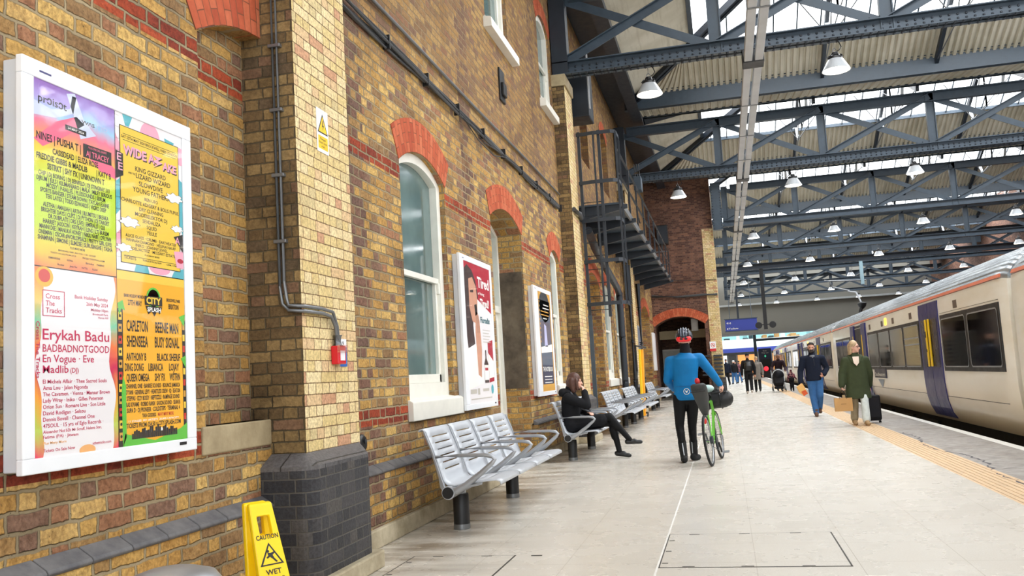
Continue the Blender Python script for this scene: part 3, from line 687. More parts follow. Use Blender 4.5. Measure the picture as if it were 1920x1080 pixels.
# pendant lamps
M['lamp'] = emit('lamp_diffuser', (255, 246, 226), 5); M['spun'] = flat('spun_aluminium', (196, 200, 204), .35, .3, var=.05)
def lamp():
    t = thing('pendant_lamp', '', 'lamp', (0, 0, 0), 0, 'bell lamps under the roof girders')
    MB().lathe([(.125, .26), (.13, .22), (.15, .2), (.24, .04), (.262, 0), (.252, 0), (.14, .19)], n=28).build('lamp_shade', M['spun'], t, smooth=40)
    MB().lathe([(.25, .012), (.245, .004), (.0, -.004)], n=28).build('diffuser', M['lamp'], t, smooth=60)
    mb = MB().lathe([(.04, .36), (.06, .35), (.08, .3), (.1, .29), (.13, .26), (.135, .215), (.12, .2)], n=20)
    for i in range(10): mb.bar((.1*math.cos(i*.628), .1*math.sin(i*.628), .28), (.135*math.cos(i*.628), .135*math.sin(i*.628), .25), .012, .05)
    mb.build('driver_housing', M['black'], t, smooth=35)
    mb = MB(); mb.tube([(.035*math.cos(a), 0, .39+.035*math.sin(a)) for a in np.linspace(0, 6.28, 13)[:-1]], .009, 6, closed=True); mb.tube([(0, 0, .42), (0, 0, .56)], .008, 6)
    mb.build('hook', M['galv'], t, smooth=40)
    MB().tube([(.0, 0, .36), (.09, .02, .4), (.13, .03, .46), (.1, .02, .54), (.06, .01, .58)], .01, 6).build('flex', M['black'], t, smooth=40)
    return t
lp = lamp(); used = False
for i in range(7):
    gy = GY[i+2]; xs = [-1.03, 2.47, 5.97, 9.47, 12.97]
    if gy > 39: xs = [1.6, 4.9, 8.4, 11.9, 15.2]
    for j, x in enumerate(xs):
        if 1920 < 0: continue
        o = lp if not used else copy_tree(lp); used = True
        o.location = (x, gy, 6.72); o['label'] = 'bell lamp hanging under the %s lattice girder, %s from the brick building' % (ORD[i], ORD[j])
# a real light source in the lamps close to the wall
for x in (-1.03, 2.47):
    d = bpy.data.lights.new('pendant_light', 'SPOT'); d.energy = 40; d.spot_size = 2.4; d.color = (1, .93, .8); d.shadow_soft_size = .2
    o = bpy.data.objects.new('pendant_light', d); C.objects.link(o); o.location = (x, T0, 6.75)
# opposite side of the hall
st(MB().box(XR, XR+.3, -8, 88, -1.05, 12).build('wall_right', M['brick_far']))
# ------------------------------------------------------------ train at the platform
SX, CXT = 4.0, 5.4
def train_mat():
    n = NT('train_cream_paint'); g, X, Y, Z = n.pos(); P3 = g.outputs['Position']
    a = n.noise(n.node('ShaderNodeVectorMath', {0: P3, 1: (1, .35, 1.2)}, operation='MULTIPLY').outputs[0], 1.6, 5, .6)
    col = n.mix(n.mr(a, .42, .7, 0, .55), lin((244, 240, 228)), lin((220, 208, 180)))
    gr = n.mr(n.m('ADD', Z, n.m('MULTIPLY', n.m('SUBTRACT', a, .5), .9)), .95, .1, 0, .8, True); col = n.mix(gr, col, lin((192, 172, 132)))   # colour turns beige unevenly low on the sides
    n.b.inputs['Coat Weight'].default_value = .35; n.b.inputs['Coat Roughness'].default_value = .12
    return n.fin(col, .35, 0, .5)
M['train'] = train_mat(); M['navy'] = flat('navy_door_paint', (40, 40, 100), .38, 0, .4); M['doorglass'] = flat('door_glass_navy', (30, 30, 58), .3, 0, .3); M['yellow'] = flat('safety_yellow', (246, 200, 24), .4)
M['orange'] = flat('cantrail_orange', (206, 112, 78), .45); M['troof'] = NT('train_roof_silver')
n = M['troof']; g, X, Y, Z = n.pos(); wv = n.noise(n.node('ShaderNodeVectorMath', {0: g.outputs['Position'], 1: (3, .5, 3)}, operation='MULTIPLY').outputs[0], 2, 3)
n.bump(n.m('SINE', n.m('MULTIPLY', n.m('ADD', X, Z), 46.0)), .35, .02); M['troof'] = n.fin(n.mix(n.mr(wv, .35, .65), lin((150, 158, 164)), lin((196, 204, 208))), .24, .6)
M['under'] = flat('underframe_black', (24, 23, 22), .8, var=.3)
M['dirty'] = flat('gangway_dirty_grey', (150, 136, 112), .6, var=.2)
PROF = [(4.62, -.12), (4.2, .02), (4.09, .2), (4.03, .42), (4.0, .75), (4.0, 2.22), (4.012, 2.36), (4.03, 2.43), (4.12, 2.56), (4.32, 2.73), (4.7, 2.9), (5.4, 2.98)]
def sx(z):
    p = [q for q in PROF if q[1] <= 2.6]
    for (xa, za), (xb, zb) in zip(p, p[1:]):
        if za <= z <= zb: return xa+(xb-xa)*(z-za)/(zb-za)
    return 4.0
def side_panel(mb, y0, y1, z0, z1, out, zs=10, mi=None):
    """a skin following the body side, lifted outward"""
    rows = [z0+(z1-z0)*i/zs for i in range(zs+1)]; vs = []
    for z in rows:
        for y in (y0, y1): vs += [(sx(z)-out, y, z), (sx(z)+.03, y, z)]
    fs = []
    for i in range(zs):
        a, b = 4*i, 4*i+4
        fs += [(a, a+2, b+2, b), (a, b, b+1, a+1), (a+2, a+3, b+3, b+2)]
    fs += [(0, 1, 3, 2), (4*zs, 4*zs+2, 4*zs+3, 4*zs+1)]
    mb.add(vs, fs, mi)
def shell(mb, y0, y1, prof, taper=.0, mi=None, close=True):
    full = prof+[(2*CXT-x, z) for x, z in reversed(prof) if x != CXT]; k = len(full)
    st_ = [(y0, .985), (y0+.12, .995), (y0+.5, 1), (y1-.5, 1), (y1-.12, .995), (y1, .985)] if taper else [(y0, 1), (y1, 1)]
    vs = []
    for y, s_ in st_:
        vs += [(CXT+(x-CXT)*(1-(1-s_)*2.5), y, 1.3+(z-1.3)*(1-(1-s_)*1.5)) for x, z in full]
    fs = [(i*k+j, i*k+(j+1) % k, (i+1)*k+(j+1) % k, (i+1)*k+j) for i in range(len(st_)-1) for j in range(k)]
    fs += [tuple(range(k)), tuple((len(st_)-1)*k+j for j in range(k))[::-1]]
    mb.add(vs, fs, mi)
    return full
def window(t, y0, y1, z0=.98, z1=2.02, panes=1, vent=()):
    mb = MB(); side_panel(mb, y0, y1, z0, z1, .008, 2); w = mb.build('window', M['black'], t, world=True)
    d = (y1-y0)/panes
    for i in range(panes):
        a, b = y0+i*d+.07, y0+(i+1)*d-.07; mb = MB(); x = SX-.012; r = .08
        def rr(ins):
            A, B, Z0, Z1 = a+ins, b-ins, z0+.07+ins, z1-.07-ins; q = r-ins*.5; out = []
            for cy, cz, t0 in ((B-q, Z1-q, 0), (A+q, Z1-q, 90), (A+q, Z0+q, 180), (B-q, Z0+q, 270)):
                out += [(cy+q*math.cos(math.radians(t0+u)), cz+q*math.sin(math.radians(t0+u))) for u in (0, 30, 60, 90)]
            return out
        o_, i_ = rr(0), rr(.022); k = len(o_)
        mb.add([(x-.004, *p) for p in o_]+[(x-.004, *p) for p in i_], [(j, (j+1) % k, k+(j+1) % k, k+j) for j in range(k)])
        mb.build('trim', M['alu'], w, world=True, recalc=False)
        MB().add([(x, *p) for p in i_], [tuple(range(k))]).build('pane', M['windark'], w, world=True, recalc=False)
        if i in vent:
            mb = MB(); mb.box(x-.012, x, a+.06, b-.06, z1-.36, z1-.33); mb.box(x-.012, x, a+.06, b-.06, z1-.5, z1-.47); mb.build('vent_bar', M['alu'], w, world=True)
def door(t, y0, y1, opened=False):
    gap = .35*(y1-y0) if opened else 0
    ym = (y0+y1)/2
    if opened:
        mb = MB(); side_panel(mb, y0, y1, .1, 2.3, .004); mb.build('doorway', flat('vestibule_dark', (40, 40, 46), .6), t, world=True)
        rng = ((y0-.25, y0+.5), (y1-.5, y1+.25))
    else: rng = ((y0, ym-.01), (ym+.01, y1))
    for a, b in rng:
        mb = MB(); side_panel(mb, a, b, .08, 2.32, .02 if not opened else .05, 12); dd = mb.build('door', M['navy'], t, world=True)
        yy = b-.12 if a == rng[0][0] else a+.12
        MB().box(SX-.06, SX-.03, yy-.05, yy+.05, 1.06, 2.0).build('grab_strip', M['yellow'], dd, world=True, bevel=.02)
        if not opened and a == rng[1][0]:
            mb = MB(); mb.box(SX-.068, SX-.055, yy-.03, yy+.03, 1.64, 1.76); mb.lathe([(.035, 0), (.03, -.01)], (SX-.058, yy, 1.38), 14, ax='x'); mb.build('door_button', M['black'], dd, world=True)
        if not opened:
            MB().add([(SX-.024, a+.14, 1.05), (SX-.024, b-.14, 1.05), (SX-.024, b-.14, 2.0), (SX-.024, a+.14, 2.0)], [(0, 1, 2, 3)]).build('door_glass', M['doorglass'], dd, world=True, recalc=False)
    return
def carriage(y0, y1, label, detail=2):
    t = thing('train_carriage', label, 'train carriage', (CXT, (y0+y1)/2, -.1), 0, 'coupled carriages of the train')
    L = y1-y0; f = lambda s_: y0+s_
    lower = [p for p in PROF if p[1] <= 2.37]; mb = MB(); shell(mb, y0, y1, lower, 1); mb.build('body', M['train'], t, world=True, smooth=35)
    mb = MB()
    for s_ in (1, -1):
        q = [(4.008, 2.355), (4.028, 2.435)]
        X = lambda x: x if s_ == 1 else 2*CXT-x
        mb.add([(X(4.0), y0+.2, 2.375), (X(4.0), y1-.2, 2.375), (X(4.022), y1-.2, 2.428), (X(4.022), y0+.2, 2.428), (X(4.06), y0+.2, 2.375), (X(4.06), y1-.2, 2.375), (X(4.09), y1-.2, 2.428), (X(4.09), y0+.2, 2.428)], [(0, 1, 2, 3), (4, 7, 6, 5), (0, 3, 7, 4), (1, 5, 6, 2), (3, 2, 6, 7), (0, 4, 5, 1)])
    mb.build('cantrail_stripe', M['orange'], t, world=True)
    roof = [(4.016, 2.36), (4.025, 2.43)]+[p for p in PROF if p[1] > 2.44]; mb = MB(); shell(mb, y0, y1, roof, 1); mb.build('roof', M['troof'], t, world=True, smooth=50)
    mb = MB(); mb.box(4.35, 6.45, y0+.4, y1-.4, -.5, -.02)
    for s_ in (.12, .2, .8, .88): mb.lathe([(.42, -.06), (.42, .06)], (4.7, y0+L*s_, -.6), 20, ax='x')
    for s_ in (.3, .42, .55, .66): mb.box(4.28, 4.8, y0+L*s_, y0+L*s_+1.3, -.75, -.1)
    mb.build('underframe', M['under'], t, world=True)
    # order along the car, from the near end
    window(t, f(.32), f(4.05), panes=2)
    door(t, f(4.15), f(5.85)); window(t, f(5.95), f(12.9), panes=4, vent=(0,) if detail > 1 else ())
    door(t, f(13.35), f(15.9), True); window(t, f(16.6), f(20.4), panes=2)
    if detail:
        for s_ in (2.85, 6.75, 8.85, 10.4, 12.4):
            mb = MB(); side_panel(mb, f(s_)-.13, f(s_)+.13, 2.09, 2.23, .006, 1); mb.build('vent_grille', flat('vent_brown', (104, 88, 74), .6), t, world=True)
        mb = MB(); side_panel(mb, f(9.85)-.1, f(9.85)+.1, 2.1, 2.28, .02, 1); mb.build('door_lamp', emit('amber_lamp', (255, 176, 40), 6), t, world=True, bevel=.02)
        mb = MB(); side_panel(mb, f(.4), f(20.9), .5, .508, .003, 1)
        side_panel(mb, f(.34), f(4.05), 2.055, 2.06, .003, 1); mb.build('panel_seam', M['under'], t, world=True)
    return t
carA = carriage(14.15, 35.72, 'cream carriage with closed navy doors beside the woman in the green coat', 2)
carriage(-7.6, 13.97, 'cream carriage end cut off at the photo edge above the platform', 0)
carriage(35.95, 57.52, 'cream carriage behind the man in blue jeans, second from the camera', 1)
carriage(57.75, 79.3, 'cream carriage at the far end of the train near the concourse', 1)
for i, y in enumerate((13.97, 35.74, 57.54)):
    mb = MB(); mb.box(4.35, 6.4, y+.015, y+.165, .1, 2.5)
    for k in range(4): mb.box(4.3, 6.45, y+.02+.037*k, y+.04+.037*k, .05, 2.55)
    tag(mb.build('gangway_bellows', M['rubber']), ['ribbed black bellows in the gap beside the photo edge', 'ribbed black bellows joining the first two whole carriages', 'ribbed black bellows joining the far carriages'][i], 'train gangway')
# operator's plate and the grey triangle under it
pl = Sheet((SX-.03, 26.25, 1.0), (0, -1, 0), (0, 0, -1), 1.75, .24, (-1, 0, 0))
mb = MB(); mb.box(SX-.03, SX+.01, 24.5, 26.25, .76, 1.0); o = mb.build('name_plate', flat('plate_navy_grey', (46, 44, 62), .4), carA, world=True)
sh = Sheet((SX-.033, 26.25, 1.0), (0, -1, 0), (0, 0, -1), 1.75, .24, (-1, 0, 0)); sh.text('Southeastern', .5, .8, .86, .42, 0); sh.build('lettering', [M['white']], o)
mb = MB(); mb.add([(sx(.72)-.012, 25.9, .72), (sx(.72)-.012, 24.95, .72), (sx(.5)-.014, 25.4, .5)], [(0, 1, 2)]); mb.build('triangle_mark', flat('pale_blue_grey', (150, 164, 180), .5), carA, world=True, recalc=False)
# ------------------------------------------------------------ far concourse
M['lit'] = emit('lit_shop_white', (236, 244, 250), 1.6); M['warm'] = emit('lit_shop_warm', (226, 150, 84), .55); M['cyan'] = emit('lit_glass_band', (190, 224, 228), 1.2)
M['sign'] = NT('sign_blue_backlit'); n = M['sign']; n.put(n.b.inputs['Base Color'], lin((48, 60, 136))); n.put(n.b.inputs['Emission Color'], lin((52, 66, 160))); n.b.inputs['Emission Strength'].default_value = .15; M['sign'] = n.mat
st(MB().box(-6, 24, 88, 88.4, 4.3, 10.5).build('wall_far_fascia', flat('grey_fascia', (128, 126, 118), .7, var=.05, scale=.5)))
st(MB().box(-6, 24, 87.85, 88.5, 4.15, 4.32).build('trim_fascia_lower', M['galv']))
st(MB().box(-6, 24, 87.7, 88.0, 6.98, 7.16).build('trim_fascia_upper', flat('pale_rail', (176, 180, 180), .5)))
st(MB().box(-6, 24, 128, 128.4, 0, 9).build('wall_back', flat('concourse_back', (216, 222, 224), .6)))
st(MB().box(-6, 24, 101, 101.6, 3.2, 4.15).build('wall_balcony', flat('balcony_white', (226, 236, 236), .4)))
st(MB().box(-6, 24, 101.6, 128, 3.2, 3.5).build('ceiling_concourse', flat('concourse_soffit', (220, 224, 224), .6)))
st(MB().box(-6, 24, 88.4, 128, 8.6, 8.8).build('ceiling_upper', M['lit'] if False else flat('upper_soffit', (226, 230, 230), .6)))
bg_ = tag(MB().box(-6, 24, 101, 101.04, 4.15, 5.0).build('glass_balustrade', glass('balustrade_glass', (.8, .95, .95), .8)), 'long green-tinted glass balustrade above the far concourse', 'balustrade')
rnd = random.Random(3)
for i in range(22):
    x = -1.5+i*.75; w = rnd.uniform(.3, .7); h = rnd.uniform(.4, 1.6); m = rnd.choice([M['lit'], M['cyan'], M['warm'], M['steel']])
    o = tag(MB().box(x, x+w, 106+rnd.uniform(0, 6), 106.5+rnd.uniform(6, 7), 3.55, 3.6+h).build('shop_cabinet', m, bevel=.03), 'blurred bright shop fixture on the upper concourse level behind the balustrade', 'shop fixture', 'shop fixtures upstairs')
for i in range(5):
    o = tag(MB().box(-1+i*4.2, 2.6+i*4.2, 127, 127.5, 4.6, 8).build('window_bay', M['cyan']), 'tall pale lit window at the back of the upper concourse', 'window', 'upper concourse windows'); o['kind'] = 'structure'
st(MB().box(-6, 24, 100.7, 101, 2.75, 3.2).build('trim_sign_band', M['sign']))
for i, (x, w, m) in enumerate(((-1.2, 1.4, 'lit'), (.4, .9, 'steeld'), (1.5, 2.2, 'warm'), (4.2, 1.0, 'lit'), (5.6, 3, 'warm'), (9.4, 4, 'lit'))):
    sh = thing('shop_unit', ['white-lit shop front glimpsed at the brick corner', 'dark pillar between shop fronts on the far concourse', 'orange-lit shop front beyond the dark walker', 'white-lit shop front beside the ticket barrier', 'orange-lit shop front behind the train', 'white-lit shop front farthest behind the train'][i], 'shop front', (x+w/2, 112, 0))
    MB().box(x, x+w, 112, 112.2, .3, 2.6).build('lit_window', M[m], sh, world=True); MB().box(x-.1, x+w+.1, 111.9, 112.3, 2.6, 3.1).build('fascia', M['steeld'], sh, world=True); MB().box(x-.1, x+w+.1, 111.95, 112.25, 0, .3).build('stall_riser', M['steeld'], sh, world=True)
gt = thing('barrier_portal', 'dark portal frame over the platform end with two cross rails', 'portal frame', (8, 95, 0))
MB().box(2.95, 3.25, 94.9, 95.2, 0, 4.55).build('post', M['steel'], gt, world=True); MB().box(2.95, 14, 94.9, 95.2, 4.45, 4.75).build('rail', M['steel'], gt, world=True); MB().box(3.25, 14, 94.95, 95.15, 3.7, 3.95).build('rail', M['steel'], gt, world=True)
kb = thing('information_board', 'dark blue information board with a green diamond at the platform end', 'information board', (3.95, 94.4, 0))
MB().box(3.35, 4.6, 94.2, 94.6, 0, 2.9).build('cabinet', flat('board_navy', (28, 34, 62), .4), kb, world=True, bevel=.03)
s_ = Sheet((3.35, 94.195, 2.9), (1, 0, 0), (0, 0, -1), 1.25, 2.9, (0, -1, 0)); s_.rect(.12, .38, .88, .78, 2); s_.poly([(.42, .27), (.5, .22), (.58, .27), (.5, .32)], 1); s_.text('Exit', .5, .1, .3, .035, 0); s_.text('Way out', .5, .17, .55, .035, 0)
s_.build('lettering', [M['white'], emit('green_diamond', (60, 190, 140), .8), M['black']], kb)
bs = thing('buffer_stop', 'black buffer stop with a glowing red lamp beside the information board', 'buffer stop', (4.2, 92.6, 0))
MB().box(3.3, 5.4, 92.6, 93.2, -1.0, .55).build('beam', M['black'], bs, world=True, bevel=.03)
MB().lathe([(.18, 0), (.22, -.06), (.16, -.14)], (3.9, 92.6, .85), 16, ax='y').build('lamp', emit('red_lamp', (255, 30, 40), 3), bs, world=True, smooth=40)
MB().box(3.7, 4.1, 92.62, 92.9, .5, 1.1).build('lamp_case', M['black'], bs, world=True)
# hanging blue sign with two direction lines
hs = thing('hanging_sign', 'hanging blue direction sign with white lines beside the brick corner', 'hanging sign', (1.25, 60, 3.55))
MB().box(.18, 2.2, 59.95, 60.05, 3.58, 4.33).build('panel', M['sign'], hs, world=True, bevel=.01)
mb = MB(); mb.box(.12, 2.26, 59.92, 60.08, 3.52, 3.58); mb.box(.12, 2.26, 59.92, 60.08, 4.33, 4.38); mb.tube([(.5, 60, 4.38), (.5, 61.25, 7.315)], .02, 6); mb.tube([(1.9, 60, 4.38), (1.9, 61.25, 7.315)], .02, 6); mb.build('hanger_frame', M['steel'], hs, world=True)
s_ = Sheet((.18, 59.945, 4.33), (1, 0, 0), (0, 0, -1), 2.02, .75, (0, -1, 0)); s_.poly([(.04, .3), (.08, .2), (.08, .4)], 0); s_.text('1-8', .1, .38, .08, .16, 0, al='l'); s_.poly([(.04, .8), (.08, .7), (.08, .9)], 0); s_.text('Toilets', .1, .86, .3, .15, 0, al='l'); s_.build('lettering', [M['white']], hs)
ph = thing('loudspeaker_post', 'black post hanging from the plate beam with two round loudspeakers at its foot', 'hanging post', (2.64, 57.42, 3.4))
MB().box(2.5, 2.72, 57.32, 57.52, 3.45, 7.24).build('post', M['black'], ph, world=True)
for s2 in (-1, 1): MB().lathe([(.1, .2), (.19, .12), (.21, -.02), (.19, -.05)], (2.61+s2*.42, 57.3, 3.72), 18, ax='y').build('loudspeaker', M['black'], ph, world=True, smooth=40)
MB().bar((2.1, 57.4, 3.75), (3.1, 57.4, 3.75), .06, .06).build('cross_arm', M['black'], ph, world=True)
st2 = thing('catenary_post', 'thin dark drop post hanging beyond the hanging blue sign', 'hanging post', (1.25, 71.9, 4.6)); MB().box(1.17, 1.32, 72.2, 72.4, 4.7, 7.325).build('post', M['steeld'], st2, world=True)
# signal bracket arm above the train roof
br = thing('signal_bracket', 'black bracket with a silver arm hung from the plate beam, seen over the train roof', 'signal bracket', (8.2, 57.4, 3.6))
MB().tube([(8.15, 57.4, 3.6), (8.2, 57.4, 4.1), (8.3, 57.4, 4.4)], .1, 10).build('stem', M['black'], br, world=True, smooth=40)
MB().lathe([(.06, -.2), (.22, -.05), (.27, .14), (.1, .22)], (8.35, 57.4, 4.5), 14).build('cup', M['black'], br, world=True, smooth=40)
mb = MB(); mb.bar((8.35, 57.4, 4.6), (8.07, 57.4, 5.35), .13, .08); mb.bar((8.07, 57.4, 5.35), (7.6, 57.4, 5.45), .12, .06); mb.build('arm', M['silver'], br, world=True)
mb = MB(); mb.tube([(6.3, 57.4, 6.2), (6.6, 57.4, 6.15), (8.4, 57.4, 6.05), (8.7, 57.4, 6.05)], .05, 8); mb.tube([(6.6, 57.4, 6.1), (6.75, 57.4, 5.75), (7.7, 57.4, 5.45)], .06, 8); mb.build('insulator_rod', M['galv'], br, world=True)
MB().box(8.4, 8.6, 57.32, 57.48, 5.8, 7.24).build('drop_tube', flat('pale_teal_steel', (140, 166, 176), .5), br, world=True)
# ------------------------------------------------------------ poster cases
INK = flat('print_black', (34, 30, 28), .5, var=0); PINKT = flat('print_pink', (240, 168, 190), .5, var=0); YEL = flat('print_yellow', (238, 200, 66), .5, var=0.02); ORG = flat('print_amber', (244, 176, 30), .5, var=.04, scale=2)
CRIM = flat('print_crimson', (196, 32, 84), .5, var=0); PAPER = flat('print_paper', (238, 234, 236), .5, var=.01); TEAL = flat('print_teal', (86, 176, 190), .5, var=0); ROSE = flat('print_rose', (224, 142, 142), .5, var=0); WHT = flat('print_white', (248, 246, 240), .5, var=0); LINE = flat('print_grey', (196, 190, 180), .5, var=0)
GREEN = flat('print_green', (92, 190, 62), .5, var=.05); REDP = flat('print_red', (206, 52, 40), .5, var=0); SCAR = flat('print_scarlet', (176, 26, 50), .5, var=0); SKIN_P = flat('print_skin', (206, 150, 124), .5, var=.08, scale=9); HAIR_P = flat('print_hair', (62, 44, 44), .5, var=.2, scale=9); GOLDP = flat('print_gold', (214, 160, 66), .5, var=0); DARKP = flat('print_charcoal', (44, 48, 54), .5, var=.1); BLUEP = flat('print_slate', (96, 104, 120), .5, var=.25, scale=12); LILAC = flat('print_lilac', (196, 196, 232), .5, var=.05)
def gradient_print(name, stops, ang=0, wob=.35, ring=None):
    """printed rainbow wash on the sheet, in the sheet's own uv"""
    n = NT(name); uv = n.node('ShaderNodeUVMap').outputs[0]; s = n.node('ShaderNodeSeparateXYZ', {0: uv}); U, V = s.outputs[0], s.outputs[1]
    nz = n.noise(uv, 2.4, 3); t = n.m('ADD', V, n.m('MULTIPLY', n.m('SUBTRACT', nz, .5), wob))
    if ring: t = n.m('ADD', t, n.m('MULTIPLY', n.m('ABSOLUTE', n.m('SUBTRACT', U, ring[0])), ring[1]))
    return n.fin(n.ramp(t, stops), .45, 0, .4)
G1 = gradient_print('print_rainbow_wash', [(0, (150, 110, 190)), (.08, (176, 160, 224)), (.15, (160, 206, 236)), (.21, (236, 120, 150)), (.29, (246, 150, 110)), (.38, (236, 214, 70)), (.55, (190, 222, 50)), (.8, (196, 220, 52)), (.92, (244, 190, 60)), (1, (240, 130, 80))], wob=.22)
G3 = gradient_print('print_edge_wash', [(0, (244, 130, 60)), (.15, (238, 196, 90)), (.3, (120, 200, 160)), (.42, (240, 120, 60)), (.55, (208, 40, 90)), (.7, (244, 160, 60)), (.85, (190, 210, 90)), (1, (232, 60, 100))], wob=.3)
def uv_plane(sh, mat_name, mat, parent, u0=0, v0=0, u1=1, v1=1, l=0):
    mb = MB(); mb.uv[0] = [(0, 0), (1, 0), (1, 1), (0, 1)]
    mb.add([sh.P(u0, v0, l), sh.P(u1, v0, l), sh.P(u1, v1, l), sh.P(u0, v1, l)], [(0, 1, 2, 3)])
    return mb.build(mat_name, mat, parent, world=True, recalc=False)
def case(label, y0, y1, z0, z1, x0, x1, bd, iy0, iy1, iz0, iz1, grp=None):
    t = thing('poster_case', label, 'poster case', (x0, (y0+y1)/2, z0), 0, grp)
    MB().box(x0, x1-.012, y0+.012, y1-.012, z0+.012, z1-.012).build('back_box', flat('case_side_grey', (206, 209, 214), .4, var=.03), t, world=True, bevel=.006)
    mb = MB(); mb.prism([(y0, z0), (y1, z0), (y1, iz0), (y0, iz0)], 'x', x1-.035, x1); mb.prism([(y0, iz1), (y1, iz1), (y1, z1), (y0, z1)], 'x', x1-.035, x1)
    mb.prism([(y0, iz0), (iy0, iz0), (iy0, iz1), (y0, iz1)], 'x', x1-.035, x1); mb.prism([(iy1, iz0), (y1, iz0), (y1, iz1), (iy1, iz1)], 'x', x1-.035, x1)
    mb.build('door_frame', M['whitecase'], t, world=True, bevel=.005)
    mb = MB(); mb.box(x1-.002, x1+.002, y1-.16, y1-.1, z0+.035, z0+.05); mb.build('lock', M['black'], t, world=True)
    mb = MB(); mb.box(x1-.002, x1+.0015, y0+.1, y0+.17, z1-.05, z1-.042); mb.build('maker_mark', flat('mark_blue', (70, 70, 120), .5), t, world=True)
    MB().add([(x1-.0015, iy0, iz0), (x1-.0015, iy1, iz0), (x1-.0015, iy1, iz1), (x1-.0015, iy0, iz1)], [(0, 1, 2, 3)]).build('cover', M['clear'], t, world=True, recalc=False)
    return t
XC = -2.83
pc = case('large white poster case with four festival posters on the brick wall nearest the photo edge', 3.12, 4.36, 1.02, 2.815, WX, XC, .06, 3.19, 4.28, 1.085, 2.735)
XS = XC-.007
MB().box(WX+.01, XS-.004, 3.17, 4.3, 1.07, 2.75).build('backing', M['black'], pc, world=True)
def sheet(y0, y1, z0, z1, x=XS): return Sheet((x, y0, z1), (0, 1, 0), (0, 0, -1), y1-y0, z1-z0, (1, 0, 0))
# 1 rainbow poster
s = sheet(3.192, 3.722, 1.905, 2.735); p = uv_plane(s, 'rainbow_poster', G1, pc); p['label'] = 'rainbow poster with black line-up text'
L1 = s
for pts, mi in (([(.0, .33), (.25, .2), (.5, .13), (.6, .16), (.35, .27), (.1, .36)], 2), ([(.38, .02), (.48, .0), (.6, .14), (.75, .2), (.55, .25), (.47, .14)], 4), ([(.0, .12), (.2, .14), (.42, .1), (.45, .02), (.5, .02), (.46, .12), (.25, .18), (0, .2)], 4), ([(.6, .26), (.85, .3), (1, .36), (1, .42), (.8, .4), (.6, .32)], 2)): s.poly(pts, mi, 1)
s.text('pr\u0254is\u0254t', .05, .12, .33, .045, 0, al='l'); s.text('W/\\S', .56, .155, .17, .02, 0, al='l'); s.text('| 3D', .76, .155, .14, .025, 1, al='l')
s.poly([(.36, .195), (.62, .195), (.62, .225), (.36, .225)], 0, 2); s.text('24 MAY 2024', .49, .217, .2, .013, 3, 3)
s.poly([(.58, .268), (.95, .268), (.95, .346), (.58, .346)], 0, 2); s.text('PLUS SPECIAL GUEST', .765, .288, .24, .012, 2, 3); s.text('AJ TRACEY', .765, .335, .3, .034, 2, 3)
for t_, u, w, v, c in (('NINES | PUSHA T |', .03, .52, .325, .04), ('CASISDEAD | ELIZA ROSE', .21, .56, .385, .031), ('FREDDIE GIBBS & MADLIB', .03, .6, .43, .031), ('| KATY B', .75, .19, .43, .031), ('SBTRKT | SHY FX | UNKNOWN T', .15, .7, .475, .031),
    ('CHIP | DJ BORING | DJ SEINFELD | DJ STINGRAY 313', .05, .87, .515, .023), ('DJRUM | JULS | KILIMANJARO | MALA | MILEY SERIOUS', .03, .92, .545, .023), ('MOZEY | P-RALLEL | PLUSSOUNDS | SERUM', .14, .72, .575, .023), ('SPORTS BANGER | STEAM DOWN | TAYLAH ELAINE', .07, .84, .605, .023), ('TEKI LATEX | TODD EDWARDS | VIGRO DEEP', .13, .74, .635, .023),
    ('ALETHA | AMALIAH | ARTHI | BLUMITSU | BREAKA', .1, .8, .68, .023), ('BRIGHTER DAYS | CLIPZ | DJ PYTHON | DJ TARGET', .08, .83, .71, .023), ('DR DUBPLATE | DRS (LIVE) | EMERALD | G33', .16, .69, .74, .023), ('HARRIET JAXXON | KEYRAH | LENS | LTJ BUKEM', .1, .8, .77, .023), ('MANNI DEE | MANUKA HONEY | NIKKI NAIR | O\'FLYNN', .06, .87, .8, .023), ('ONEMAN | OSCAR #WORLDPEACE | PRETTY GIRL (LIVE)', .05, .89, .83, .023), ('SHAMPAIN | SIMONE | SLIMZEE | SURUSINGHE | TASHA', .04, .91, .86, .023),
    ('PLUS MANY MORE', .41, .18, .885, .013), ('BROCKWELL PARK, BRIXTON | 11:00 - 22:30 BST', .27, .46, .907, .009), ('TICKETS ON SALE FROM \u00a339.50', .18, .3, .925, .009), ('PROJECTFESTIVAL.COM', .56, .28, .928, .01)):
    s.text(t_, u, v, w, c*1.06 if c > .02 else c, 0, al='l', bold=.02 if c > .02 else .008)
for u, w, t_ in ((.16, .13, 'DIMENSIONS'), (.37, .07, 'NOWA'), (.6, .1, 'Bricks'), (.74, .1, 'FABRIC')): s.text(t_, u, .955, w, .011, 0, al='l')
for u, w, t_ in ((.26, .08, 'Boiler'), (.4, .09, 'Jazz Re'), (.55, .07, 'NTS'), (.68, .07, 'FLEW')): s.text(t_, u, .985, w, .011, 0, al='l')
s.build('lettering', [INK, LILAC, flat('print_coral', (240, 110, 140), .5, var=0), WHT, flat('print_ice', (206, 214, 240), .5, var=.03)], p)
